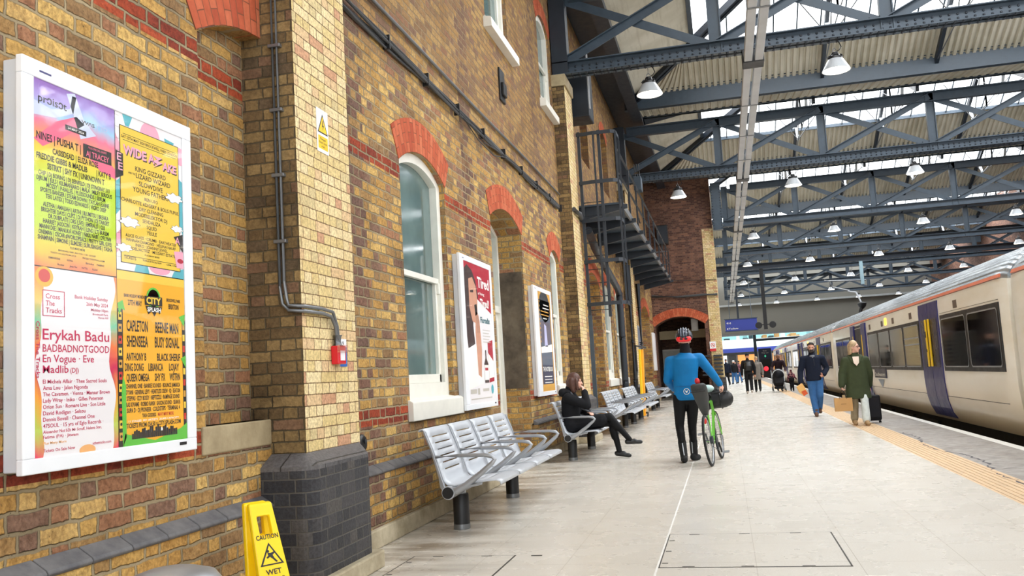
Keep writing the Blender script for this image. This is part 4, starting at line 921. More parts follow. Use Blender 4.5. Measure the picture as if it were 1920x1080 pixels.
# 2 yellow panel poster on a patterned ground
s = sheet(3.726, 4.277, 1.945, 2.735); p = uv_plane(s, 'yellow_panel_poster', PAPER, pc); p['label'] = 'yellow panel poster with cloud drawings'
for pts, mi in (([(.1, 0), (.24, 0), (.19, .07), (.14, .07)], 3), ([(.72, .05), (.88, .06), (.8, .14), (.75, .12)], 3), ([(0, .14), (.06, .2), (.06, .4), (0, .45)], 2), ([(0, .45), (.06, .42), (.06, .62), (0, .66)], 3), ([(.94, .3), (1, .32), (1, .7), (.94, .62)], 3), ([(0, .78), (.07, .74), (.07, .86), (0, .9)], 2), ([(.28, .93), (.42, .93), (.46, 1), (.24, 1)], 3), ([(.84, .96), (1, .93), (1, 1), (.8, 1)], 3)): s.poly(pts, mi, 1)
s.disc(.5, .09, .15, 2, 1); s.disc(.97, .14, .09, 2, 1); s.disc(.62, .955, .16, 2, 1, .042)
for i in range(13): s.rect(.002, .02+i*.075, .055, .0225+i*.075, 5, 1)
s.rect(.055, .075, .945, .955, 0, 2); s.rect(.065, .08, .935, .95, 1, 3)
for v in (.125, .165, .905): s.rect(.1, v, .9, v+.003, 0, 4)
s.text('SAT 25TH MAY 2024 BROCKWELL PARK LONDON', .5, .155, .84, .02, 0, 4)
for du, mi, l in ((.012, 0, 4), (0, 2, 5)):
    s.text('WIDE A', .1+du, .255+du*.6, .46, .06, mi, l, 'l', .04); s.poly([(.54+du, .2+du*.5), (.68+du, .2+du*.5), (.61+du, .225+du*.5), (.68+du, .235+du*.5), (.53+du, .28+du*.5), (.6+du, .25+du*.5), (.52+du, .24+du*.5), (.6+du, .22+du*.5)], mi, l); s.text('AKE', .68+du, .275+du*.6, .22, .055, mi, l, 'l', .04)
for t_, u, w, v, c in (('KING GIZZARD', .5, .46, .345, .033), ('LIZARD WIZARD', .54, .52, .388, .033), ('AND THE', .22, .1, .375, .013), ('SLOWDIVE', .5, .36, .437, .033), ('YOUNG FATHERS', .5, .54, .482, .033), ('BEN UFO', .5, .2, .525, .022), ('CHARLOTTE ADIGERY & BOLIS PUPUL', .5, .86, .563, .025), ('DRY CLEANING', .5, .36, .6, .025), ('MODESELEKTOR DJ', .5, .48, .637, .025), ('SEVDALIZA', .5, .27, .673, .025), ('SQUID', .5, .15, .709, .025), ('YEULE', .5, .15, .745, .025), ('ALICE GLASS \u00b7 CRUMB \u00b7 EARTHEATER', .5, .76, .785, .02), ('HANNAH DIAMOND \u00b7 HELENA HAUFF', .5, .74, .812, .02), ('INIKO \u00b7 JOHNNY JEWEL', .5, .48, .838, .02), ('MODEL/ACTRIZ \u00b7 MOZART ESTATE', .5, .72, .864, .02), ('PLUS MANY MORE', .5, .22, .888, .011), ('TICKETS', .18, .17, .928, .022), ('FROM \u00a359.50 ON SALE NOW', .5, .28, .925, .012), ('12PM-11PM', .8, .16, .925, .011)): s.text(t_, u, v, w, c, 0, 4, 'c', .012)
def cloud(u, v, r):
    for k_, mi, l in ((1.08, 0, 4), (1, 4, 5)):
        s.poly([(u+r*k_*(1+.16*math.sin(7*q_))*math.cos(q_)*1.25, v+r*k_*(.3+.06*math.sin(7*q_+1))*math.sin(q_)) for q_ in np.linspace(0, 2*math.pi, 57)[:-1]], mi, l)
for c_ in ((.18, .69, .1), (.86, .45, .1), (.9, .66, .07), (.1, .86, .08)): cloud(*c_)
s.poly([(-.0, .25), (.1, .26), (.1, .4), (0, .43)], 0, 5); s.text('E', .045, .31, .06, .05, 2, 6); s.text('E', .06, .37, .06, .05, 2, 6)
s.poly([(.84, .72), (.99, .69), (.99, .82)], 0, 5); s.text('A', .9, .765, .08, .05, 2, 6)
s.poly([(.84, .82), (.99, .81), (.99, .93), (.88, .93)], 2, 5); s.disc(.94, .88, .05, 6, 6, .016)
s.build('lettering', [INK, YEL, PINKT, TEAL, WHT, LINE, SCAR], p)
# 3 white poster with crimson text
s = sheet(3.192, 3.722, 1.085, 1.9); p = uv_plane(s, 'white_poster', PAPER, pc); p['label'] = 'white poster with crimson text and rainbow edges'
e = Sheet(s.o, s.ux, s.vx, s.w, s.h, s.n)
mb = MB()
def wavy(u0, side, l=1):
    pts = []
    for i in range(25):
        v = i/24; pts.append((u0+.035*math.sin(v*9+side)+.02*math.sin(v*21), v))
    for (ua, va), (ub, vb) in zip(pts, pts[1:]):
        ue = 0 if side == 0 else 1; mb.uv[len(mb.f)] = [(0, va), (.2, va), (.2, vb), (0, vb)]
        mb.add([s.P(ue, va, l), s.P(ua, va, l), s.P(ub, vb, l), s.P(ue, vb, l)], [(0, 1, 2, 3)])
wavy(.06, 0); wavy(.93, 1)
mb.build('rainbow_edge', G3, p, world=True, recalc=False)
s.disc(.11, .05, .1, 2, 2, .055); s.disc(.11, .045, .065, 1, 3, .036); s.disc(.6, .99, .1, 3, 2, .03)
for q in ((.09, .12, .34, .124), (.09, .256, .34, .26), (.09, .12, .098, .26), (.332, .12, .34, .26)): s.rect(*q, 0, 2)
for t_, u, v, w, c, al in (('Cross', .125, .165, .16, .028, 'l'), ('The', .125, .203, .1, .028, 'l'), ('Tracks', .125, .241, .18, .028, 'l'), ('Bank Holiday Sunday', .88, .15, .42, .021, 'r'), ('26th May 2024', .88, .185, .28, .021, 'r'), ('Midday-10pm', .88, .213, .22, .016, 'r'), ('Brockwell Park', .88, .235, .2, .011, 'r'), ('Herne Hill', .88, .253, .13, .011, 'r'),
    ('Erykah Badu', .09, .385, .8, .06, 'l'), ('BADBADNOTGOOD', .09, .45, .8, .042, 'l'), ('En Vogue \u00b7 Eve', .09, .505, .6, .042, 'l'), ('Madlib', .09, .562, .29, .042, 'l'), ('(DJ)', .4, .562, .1, .028, 'l'),
    ('El Michels Affair \u00b7 Thee Sacred Souls', .09, .618, .76, .022, 'l'), ('Ama Lou \u00b7 Jalen Ngonda', .09, .651, .52, .022, 'l'), ('The Cavemen. \u00b7 Venna \u00b7 Mansur Brown', .09, .684, .8, .022, 'l'), ('Lady Wray \u00b7 Iniko \u00b7 Gilles Peterson', .09, .717, .71, .022, 'l'), ('Orion Sun \u00b7 Romare Live \u00b7 Son Little', .09, .75, .74, .022, 'l'), ('David Rodigan \u00b7 Sekou', .09, .783, .49, .022, 'l'), ('Dennis Bovell \u00b7 Channel One', .09, .816, .6, .022, 'l'), ('47SOUL \u00b7 15 yrs of Eglo Records \u00b7', .09, .849, .71, .022, 'l'), ('Alexander Nut b2b Mr Scruff, Helena Star,', .09, .878, .69, .017, 'l'), ('Fatima (PA) \u00b7 Jitwam', .09, .905, .4, .017, 'l'), ('Tickets On Sale Now', .09, .975, .36, .017, 'l'), ('xthetracks.com', .9, .965, .24, .017, 'r')): s.text(t_, u, v, w, c, 0, 2, al, .008)
s.text('Plus Many More', .09, .935, .26, .014, 3, 2, 'l')
# sideways wordmark along the edge
vs, fs, (a_, b_) = text_mesh('Cross The Tracks', .012); k_ = .3/(b_-a_)
s.mb.add([s.P(.018+q[1]*k_*s.h/s.w*.9, .29+(q[0]-a_)*k_, 4) for q in vs], fs, 0)
s.build('lettering', [CRIM, REDP, ORG, flat('print_peach', (240, 176, 110), .5, var=0)], p)
# 4 amber poster
s = sheet(3.726, 4.277, 1.085, 1.94); p = uv_plane(s, 'amber_poster', ORG, pc); p['label'] = 'amber poster with black condensed text'
s.rect(0, 0, 1, .05, 8, 1); s.rect(.0, .22, .07, 1, 0, 1); s.rect(.95, .26, 1, .95, 0, 1)
for i in range(11): s.rect(.008, .24+i*.068, .055, .285+i*.068, (1, 5, 4)[i % 3], 2); s.disc(.03, .262+i*.068, .014, 0, 3)
for i in range(9): s.rect(.957, .28+i*.07, .99, .32+i*.07, (5, 1, 4)[i % 3], 2)
for pts in ([(0, .19), (.07, .17), (.1, .23), (.05, .22), (.02, .26)], [(.06, .6), (.1, .66), (.1, .95), (.05, 1), (.04, .7)], [(.08, .93), (.5, .985), (.9, .93), (1, .9), (1, 1), (.05, 1)], [(.9, .24), (1, .22), (.98, .3)], [(.92, .5), (1, .48), (1, .56)]): s.poly(pts, 2, 3)
for i in range(24): 
    h_ = .02+.045*abs(math.sin(i*2.3))*(1-abs(i-12)/20); s.rect(.17+i*.028, .955-h_, .195+i*.028, .965, 0, 4)
for t_, u, v, w, c in (('BANK HOLIDAY MONDAY', .24, .15, .3, .02), ('27TH MAY', .24, .195, .2, .032), ('BROCKWELL PARK', .82, .15, .22, .02), ('BRIXTON', .82, .195, .16, .032), ('CAPLETON', .27, .345, .3, .065), ('BEENIE MAN', .71, .345, .36, .065), ('SHENSEEA', .27, .435, .3, .065), ('BUSY SIGNAL', .71, .435, .38, .065),
    ('ANTHONY B', .25, .515, .28, .045), ('BLACK SHERIF', .73, .515, .36, .045), ('DING DONG', .22, .575, .26, .045), ('LIBIANCA', .53, .575, .22, .045), ('LOJAY', .81, .575, .16, .045), ('QUEEN OMEGA', .27, .635, .32, .045), ('SHY FX', .59, .635, .16, .045), ('WSTRN', .82, .635, .17, .045),
    ('CHANNEL ONE \u00b7 BANKIE SOUNDS \u00b7 BOUNCE JAMAICA', .5, .675, .8, .026), ('D\'YANI \u00b7 GENERAL LEVY \u00b7 HEARTLESS CREW \u00b7 IQ \u00b7 SEATON', .5, .71, .8, .026), ('STEPPAS \u00b7 IZZY BOSSY \u00b7 NEPTIZZLE \u00b7 RAMPAGE SOUND', .5, .745, .78, .026), ('RAS KWAME \u00b7 ROBBO RANX \u00b7 SAXON SOUND \u00b7 SEANI B', .5, .78, .8, .026), ('SUPA D \u00b7 DJ PIONEER \u00b7 COLDSTEPS \u00b7 TERMINAL 4', .5, .813, .78, .026), ('TICKETS FROM \u00a354.50 \u00d7 CITY-SPLASH.COM', .5, .9, .8, .027), ('TAILA GODDESS', .42, .845, .2, .022)): s.text(t_, u, v, w, c, 0, 2, 'c', .022)
s.text('MANY MANY MORE', .67, .845, .24, .022, 4, 2); s.text('11 STAGES  80+ ARTISTS  20,000 CAPACITY', .5, .868, .74, .012, 3, 2)
for i in range(5): s.disc(.36+i*.08, .925, .018, 3, 2)
for r, mi in ((.105, 2), (.085, 5), (.065, 4), (.045, 0)): s.disc(.51, .14, r, mi, 3, r*.62)
s.rect(.38, .13, .64, .185, 0, 4); s.text('CITY', .51, .175, .22, .04, 1, 5, 'c', .04); s.poly([(.39, .19), (.64, .19), (.6, .235), (.56, .215), (.52, .25), (.48, .22), (.43, .24)], 0, 4); s.text('SPLASH', .515, .222, .2, .026, 3, 5, 'c', .03)
s.build('lettering', [INK, YEL, GREEN, WHT, REDP, GOLDP, CRIM, TEAL, YEL], p)
# second case: red advert with a yawning face
pc = case('white poster case with the red and white advert of a yawning face', 9.62, 11.02, .975, 2.77, WX, -2.845, .1, 9.77, 10.93, 1.04, 2.7, 'advert cases beyond the first window')
s = sheet(9.77, 10.93, 1.04, 2.7, -2.852); p = uv_plane(s, 'red_white_poster', PAPER, pc)
s.poly([(0, 0), (1, 0), (1, .34), (.45, .25), (0, .2)], 0, 1)
s.poly([(0, .06), (.12, .02), (.3, .05), (.42, .12), (.5, .24), (.3, .3), (.26, .45), (.3, .6), (.05, .62), (0, .5)], 1, 2)
s.poly([(.16, .12), (.3, .1), (.42, .16), (.46, .26), (.44, .36), (.36, .43), (.24, .42), (.15, .32)], 2, 3)
s.poly([(.33, .3), (.42, .29), (.44, .36), (.36, .38)], 3, 4); s.poly([(.2, .2), (.32, .19), (.32, .21), (.2, .215)], 1, 4)
s.poly([(.36, .36), (.43, .34), (.5, .41), (.54, .62), (.48, .82), (.36, .8), (.33, .5)], 2, 4); s.poly([(.0, .62), (.3, .58), (.5, .66), (.55, .86), (.0, .9)], 4, 3)
for x in (.39, .43, .47): s.rect(x, .37, x+.006, .5, 1, 5)
s.text('Tired', .72, .16, .46, .08, 4, 5, 'c', .03); s.text('of being', .62, .215, .24, .022, 4, 5); s.text('Tired?', .74, .3, .36, .06, 4, 5, 'c', .03); s.text('Floradix', .73, .42, .38, .045, 5, 5, 'c', .02)
for i in range(5): s.rect(.6, .47+i*.022, .9-.05*(i % 2), .475+i*.022, 6, 5)
s.poly([(.66, .62), (.7, .62), (.7, .68), (.76, .72), (.76, .86), (.6, .86), (.6, .72), (.66, .68)], 1, 5); s.rect(.6, .73, .76, .84, 4, 6); s.rect(.62, .75, .74, .77, 0, 7)
s.poly([(.78, .56), (.98, .54), (.98, .85), (.78, .86)], 0, 4); s.poly([(.78, .64), (.98, .7), (.98, .82), (.78, .83)], 4, 5)
s.rect(.04, .9, .26, .93, 6, 5); s.rect(.3, .895, .38, .94, 6, 5); s.rect(.5, .9, .74, .92, 6, 5); s.disc(.88, .91, .05, 7, 5); s.rect(.05, .965, .85, .972, 6, 5)
s.build('artwork', [SCAR, HAIR_P, SKIN_P, INK, WHT, flat('print_teal_dark', (40, 110, 120), .5, var=0), LINE, TEAL], p)
pc = case('white poster case with the gold-edged dark poster beside the seated woman', 13.62, 15.08, 1.0, 2.76, WX, -2.845, .1, 13.93, 14.97, 1.07, 2.69, 'advert cases beyond the first window')
s = sheet(13.93, 14.97, 1.07, 2.69, -2.852); p = uv_plane(s, 'gold_dark_poster', GOLDP, pc)
s.rect(.06, .08, .94, .96, 1, 1); s.poly([(.1, .08), (.94, .08), (.94, .2), (.7, .28), (.5, .31), (.3, .28), (.1, .2)], 0, 2); s.disc(.5, .14, .42, 0, 2, .16)
s.poly([(.1, .3), (.9, .3), (.85, .5), (.6, .55), (.15, .5)], 2, 2); s.poly([(.4, .32), (.55, .34), (.6, .55), (.35, .55)], 3, 3)
s.poly([(.06, .56), (.94, .52), (.94, .6), (.06, .62)], 4, 3); s.rect(.06, .74, .94, .96, 5, 2)
s.text('THE NOTEBOOK', .5, .8, .8, .045, 4, 4, 'c', .02)
for i, (w, u) in enumerate(((.4, .62), (.5, .6), (.62, .5), (.62, .5), (.3, .5))): s.rect(u-w/2, .12+i*.035, u+w/2, .13+i*.035, (4, 4, 6, 6, 4)[i], 4)
for i in range(10): s.rect(.08, .09+i*.045, .12, .11+i*.045, 6, 4)
for i in range(3): s.rect(.2, .85+i*.03, .8, .858+i*.03, 4, 4)
s.rect(.06, .93, .94, .96, 6, 3)
s.build('artwork', [DARKP, BLUEP, flat('print_mauve', (104, 96, 108), .5, var=.2, scale=14), LILAC, WHT, flat('print_ink_blue', (60, 62, 86), .5, var=.1), GOLDP], p)
# ------------------------------------------------------------ small things on the pilaster and wall
t = thing('warning_sign', 'white and yellow electric shock warning sign on the pale brick pilaster', 'warning sign', (-2.69, 5.79, 3.0))
MB().box(-2.689, -2.684, 5.69, 5.875, 2.99, 3.31).build('plate', M['whitecase'], t, world=True, bevel=.002)
s = Sheet((-2.684, 5.69, 3.31), (0, 1, 0), (0, 0, -1), .185, .32, (1, 0, 0)); s.poly([(.5, .1), (.95, .56), (.05, .56)], 0, 1); s.poly([(.5, .16), (.86, .53), (.14, .53)], 1, 2); s.poly([(.52, .24), (.44, .4), (.52, .4), (.46, .52), (.6, .36), (.52, .36), (.58, .26)], 0, 3); s.rect(.08, .62, .92, .92, 1, 1)
for i in range(3): s.text(['Danger', 'Electric shock', 'risk'][i], .5, .71+i*.085, [.5, .7, .3][i], .05, 0, 2)
s.build('lettering', [INK, M['yellow']], t)
t = thing('fire_alarm_call_point', 'red fire alarm call point at the end of the conduit on the pilaster', 'fire alarm', (-2.69, 5.85, 1.46))
MB().box(-2.689, -2.63, 5.79, 5.92, 1.475, 1.605).build('box', flat('alarm_red', (206, 26, 40), .35), t, world=True, bevel=.008)
MB().box(-2.632, -2.626, 5.82, 5.89, 1.5, 1.57).build('panel', M['whitecase'], t, world=True); MB().box(-2.634, -2.618, 5.785, 5.925, 1.555, 1.61).build('flap', glass('clear_flap', (1, .85, .85), .75), t, world=True)
t = thing('notice_plate', 'small blue and white notice beside the red alarm box', 'notice', (-2.69, 5.99, 1.46))
MB().box(-2.689, -2.684, 5.93, 6.05, 1.46, 1.66).build('plate', M['whitecase'], t, world=True)
s = Sheet((-2.684, 5.93, 1.66), (0, 1, 0), (0, 0, -1), .12, .2, (1, 0, 0)); s.rect(0, .3, 1, 1, 0, 1); s.text('9', .5, .24, .2, .16, 1, 2); s.disc(.5, .5, .2, 2, 2)
for i in range(3): s.rect(.15, .7+i*.08, .85, .73+i*.08, 2, 2)
s.build('lettering', [flat('notice_blue', (30, 96, 180), .5, var=0), INK, WHT], t)
t = thing('conduit', 'pair of galvanised conduits down the side of the pilaster to the red alarm box', 'conduit', (-2.8, 5.3, 1.6))
mb = MB()
for d in (0, .032):
    mb.tube([(-2.83+d, 5.345, 8), (-2.83+d, 5.345, 2.0+d), (-2.815+d, 5.345, 1.88+d), (-2.77, 5.345, 1.835+d), (-2.68, 5.345, 1.825+d), (-2.665, 5.36, 1.825+d), (-2.665, 5.62, 1.825+d), (-2.662, 5.76+d, 1.81+d), (-2.66, 5.82+d, 1.74), (-2.66, 5.835+d, 1.62)], .012, 8)
mb.build('tubes', M['galv'], t, world=True, smooth=50); t.children[0].name = 'tube'
for z in (2.3, 2.75, 3.2, 3.65, 4.1): MB().box(-2.86, -2.77, 5.33, 5.369, z-.012, z+.012).build('saddle', M['galv'], t, world=True, bevel=.004)
MB().tube([(-2.66, 5.85, 1.605), (-2.66, 5.85, 1.68)], .035, 12).build('gland', M['galv'], t, world=True, smooth=40)
t = thing('cable_bundle', 'thick bundle of grey cables along the brick wall above the window arches', 'cable bundle', (WX, 12, 4.5))
mb = MB(); rnd = random.Random(11)
for i in range(7):
    a = rnd.uniform(0, 6.28); pts = []; y = 6.3
    while y <= 17.08: pts.append((WX+.035+.02*math.cos(a+y*.3), y, 4.57+.045*math.sin(a+y*.7)-.03*abs(math.sin(y*1.45))*(i % 3)*.5)); y += .36
    mb.tube(pts, rnd.uniform(.009, .016), 6)
mb.build('cable', [M['cable']], t, world=True, smooth=60)
for y in np.arange(6.6, 17, 1.15): MB().box(WX, WX+.07, y-.012, y+.012, 4.5, 4.64).build('clip', M['black'], t, world=True)
mb = MB(); mb.tube([(WX+.07, 10.2, 4.5), (WX+.08, 10.8, 4.38), (WX+.08, 11.6, 4.36), (WX+.07, 12.4, 4.52)], .007, 6); mb.tube([(WX+.07, 10.5, 4.5), (WX+.08, 11.1, 4.42), (WX+.07, 12.3, 4.53)], .007, 6); mb.build('loose_cable', M['cable'], t, world=True, smooth=60)
o = MB(); pts = [(WX+.03, 6.3, 4.86)]+[(WX+.03, y, 4.86+.01*math.sin(y)) for y in np.arange(7, 17.08, 1)]; o.tube(pts, .018, 8); tag(o.build('wall_pipe', M['galv'], smooth=50), 'thin single pipe along the brick wall above the cable bundle', 'pipe')
o = MB(); o.tube([(-2.66, 17.08, 4.55), (-2.63, 17.3, 4.52), (-2.62, 17.6, 4.54), (-2.65, 17.95, 4.5)], .045, 10); tag(o.build('cable_wrap', M['cable'], smooth=50), 'cables wrapping round the second pilaster near the ladder cage', 'cable bundle')
t = thing('air_brick', 'dark cast vent set in the upper brick wall under the first upstairs window', 'vent', (WX, 12.6, 5.5)); MB().box(WX, WX+.03, 12.45, 12.75, 5.42, 5.92).build('frame', M['black'], t, world=True, bevel=.01); MB().box(WX+.03, WX+.07, 12.5, 12.7, 5.5, 5.7).build('louvre', M['black'], t, world=True, bevel=.01)
t = thing('wall_socket', 'round black socket on the wall just beyond the first pilaster', 'wall socket', (WX, 6.83, .8)); MB().lathe([(.075, 0), (.075, .03), (.06, .045)], (WX, 6.8, .85), 18, ax='x').build('body', M['black'], t, world=True, smooth=40); MB().lathe([(.02, .04), (.02, .06)], (WX, 6.8, .87), 10, ax='x').build('plug', M['steeld'], t, world=True)
# ------------------------------------------------------------ gantry walkway, cage ladder, downpipes
t = thing('walkway', 'dark steel walkway with railings high along the brick wall', 'walkway', (-2.4, 27, 4.8)); XG = -1.88
y = 18.6
mb = MB()
while y < 35.7: mb.box(-2.93, XG-.02, y+.03, min(y+1.9, 35.8)-.03, 4.86, 4.9); y += 1.9
mb.build('deck', M['steel'], t, world=True)
for i, y in enumerate(np.arange(18.75, 36, 1.9)):
    mb = MB(); mb.prism([(-2.93, 4.86), (XG+.12, 4.86), (XG+.12, 4.78), (-2.93, 4.55)], 'y', y-.05, y+.05); mb.build('bracket', M['steeld'], t, world=True)
MB().box(XG-.02, XG+.02, 18.6, 35.8, 4.8, 4.95).build('kick_plate', M['galv'], t, world=True)
for z in (5.5, 6.02): MB().tube([(XG, 18.6, z), (XG, 35.8, z), (-2.6, 35.8, z)], .025, 8).build('rail', M['galv'], t, world=True, smooth=40)
for y in np.arange(18.7, 36, 1.9): MB().box(XG-.02, XG+.02, y-.025, y+.025, 4.8, 6.04).build('stanchion', M['steeld'], t, world=True)
t = thing('cage_ladder', 'black cage ladder rising beside the second pilaster to the walkway', 'ladder', (-2.4, 18.2, 0))
for x in (-2.62, -2.2): MB().box(x-.03, x+.03, 18.05, 18.1, 2.45, 6.35).build('rail', M['steeld'], t, world=True)
mb = MB()
for z in np.arange(2.6, 4.9, .28): mb.tube([(-2.62, 18.07, z), (-2.2, 18.07, z)], .012, 6)
mb.build('rung', M['steeld'], t, world=True)
for z in (2.72, 3.6, 4.45, 5.25, 6.28):
    pts = [(-2.62, 18.07, z), (-2.62, 17.75, z), (-2.5, 17.6, z), (-2.0, 17.55, z), (-1.86, 17.65, z), (-1.84, 17.9, z), (-1.84, 18.6, z)]
    pts = [(-2.66, 18.02, z), (-2.3, 17.98, z), (-1.95, 17.99, z), (-1.86, 18.06, z), (-1.84, 18.2, z), (-1.84, 18.62, z)]
    mb = MB()
    for a, b in zip(pts, pts[1:]): mb.bar(a, b, .016, .075)
    mb.build('hoop', M['steeld'], t, world=True)
for p in ((-2.3, 17.99), (-1.85, 18.08), (-1.84, 18.55)): MB().box(p[0]-.02, p[0]+.02, p[1]-.008, p[1]+.008, 2.7, 6.3).build('strap', M['steeld'], t, world=True)
MB().box(-2.66, -2.58, 18.04, 18.1, .55, 2.5).build('ladder_guard', M['steel'], t, world=True)
def pipe(label, pts, r, nm='downpipe'):
    t = thing(nm, label, 'downpipe', (pts[-1][0], pts[-1][1], 0)); MB().tube(pts, r, 12).build('pipe', M['steeld'], t, world=True, smooth=50)
    zs = [z for z in (1.0, 2.2, 3.4) if z < max(p[2] for p in pts)-.2]
    for z in zs: MB().tube([(pts[-1][0], pts[-1][1], z), (pts[-1][0], pts[-1][1], z+.09)], r*1.2, 12).build('collar', M['steeld'], t, world=True, smooth=50)
pipe('dark downpipe with a sloping offset beside the red arch under the walkway', [(-2.62, 18.6, 4.35), (-2.66, 20, 4.1), (-2.72, 24.2, 3.62), (-2.73, 24.7, 3.5), (-2.73, 24.75, 3.3), (-2.73, 24.75, .01)], .09)
pipe('dark straight downpipe on the wall beside the third pilaster', [(-2.73, 27.5, 4.6), (-2.73, 27.5, .01)], .09)
pipe('dark downpipe on the wall just before the arched end wall', [(-2.73, 30.6, 4.3), (-2.73, 30.6, .01)], .085)
t = thing('floodlight_box', 'black box high on the wall beside the second pilaster top', 'wall box', (-2.6, 18.5, 6.9)); MB().box(-2.93, -2.38, 18.3, 19.0, 6.75, 8.1).build('body', M['steeld'], t, world=True, bevel=.02); MB().box(-2.38, -2.35, 18.3, 18.36, 6.9, 8.2).build('edge_strip', M['silver'], t, world=True)
t = thing('junction_box', 'blue-grey junction box fixed on the walkway railing', 'junction box', (-1.85, 23.3, 6.0)); MB().box(-1.98, -1.78, 23.2, 23.6, 6.05, 6.42).build('box', M['steel'], t, world=True, bevel=.015)
mb = MB(); mb.tube([(-1.9, 23.2, 6.05), (-1.92, 22.8, 5.7), (-1.9, 22.9, 5.3), (-1.9, 23.4, 5.2)], .015, 6)
for d in (-.06, 0, .06): mb.tube([(-1.88+d, 23.4, 6.42), (-1.9+d, 23.45, 6.8)], .018, 6)
mb.build('flex', M['black'], t, world=True)
t = thing('wall_speaker', 'black box loudspeaker high on the purple-brown end wall', 'loudspeaker', (-2.5, 39, 6.9)); MB().box(-2.5, -2.0, 38.85, 39.19, 6.75, 7.6).build('cabinet', M['black'], t, world=True, bevel=.02); MB().box(-2.46, -2.04, 38.835, 38.85, 6.8, 7.55).build('grille', M['steeld'], t, world=True)
o = MB(); o.tube([(-2.9, 39.12, 4.55), (-1.8, 39.12, 4.42), (-.8, 39.12, 4.45), (-.1, 39.1, 4.4)], .04, 8); o.tube([(-2.9, 39.13, 4.5), (-1.5, 39.13, 4.4), (-.1, 39.11, 4.43)], .03, 8); o.tube([(-2.9, 39.15, 5.2), (-.1, 39.15, 5.05)], .015, 6)
tag(o.build('cable_run', M['cable'], smooth=50), 'sagging cables across the end wall above its arch', 'cable bundle')
t = thing('no_smoking_sign', 'red and white no smoking sign on the pale quoin of the end wall', 'sign', (-.45, 39.15, 2.0)); MB().box(-.6, -.34, 39.14, 39.165, 1.98, 2.4).build('plate', M['whitecase'], t, world=True)
s = Sheet((-.6, 39.14, 2.4), (1, 0, 0), (0, 0, -1), .26, .42, (0, -1, 0)); s.rect(0, .72, 1, 1, 0, 1); s.disc(.5, .37, .36, 0, 1); s.disc(.5, .37, .28, 1, 2); s.rect(.28, .34, .72, .4, 2, 3); s.poly([(.25, .2), (.32, .17), (.76, .54), (.69, .57)], 0, 4); s.build('symbol', [flat('sign_red', (206, 40, 44), .5, var=0), WHT, INK], t)
t = thing('passage_lamp_box', 'pale grey box inside the passage arch above the cyclist', 'wall box', (-1.25, 40.2, 2.9)); MB().box(-1.35, -1.05, 40.2, 40.5, 2.95, 3.5).build('box', flat('box_pale', (188, 190, 188), .5), t, world=True, bevel=.02)
t = thing('iron_grille', 'dark cast-iron honeycomb block on the base of the end wall', 'grille', (-.75, 39.1, .9)); mb = MB()
for i in range(6):
    for j in range(2): mb.box(-.98+j*.5, -.62+j*.5, 39.0, 39.165, .95+i*.16, 1.02+i*.16)
mb.build('slats', M['steeld'], t, world=True)
# leaning yellow boards in a black rack by the third pilaster
t = thing('yellow_ramp', 'yellow wheelchair ramp leaning upright in a black rack beside the third pilaster', 'ramp', (-2.4, 26, 0))
mb = MB(); mb.prism([(25.75, .02), (25.95, .02), (26.5, 1.95), (26.32, 1.95)], 'x', -2.46, -2.4); mb.build('ramp_panel', M['yellow'], t, world=True, bevel=.01)
mb = MB(); mb.prism([(26.0, .02), (26.35, .02), (26.9, 1.95), (26.55, 1.95)], 'x', -2.42, -2.36); mb.build('ramp_panel', flat('ramp_orange', (240, 164, 24), .4), t, world=True, bevel=.01)
mb = MB(); mb.tube([(-2.5, 25.6, .0), (-2.5, 25.6, 1.1), (-2.5, 25.9, 1.3), (-2.5, 25.9, 2.05), (-2.3, 26.9, 2.0)], .03, 8); mb.tube([(-2.3, 26.0, 0), (-2.3, 26.2, .1), (-2.5, 26.2, .1)], .03, 8); mb.build('rack', M['black'], t, world=True)
for i, (y, lab) in enumerate(((31.5, 'grey framed notice on the wall before the arched end wall'), (38.3, 'white framed notice on the wall next to the end arch'))):
    t = thing('notice_case', lab, 'notice', (WX, y, 1.3)); MB().box(WX, WX+.08, y-.5, y+.5, 1.3, 2.9).build('frame', M['alu'] if i == 0 else M['whitecase'], t, world=True, bevel=.01); MB().box(WX+.08, WX+.085, y-.42, y+.42, 1.38, 2.82).build('sheet', PAPER if i else BLUEP, t, world=True)
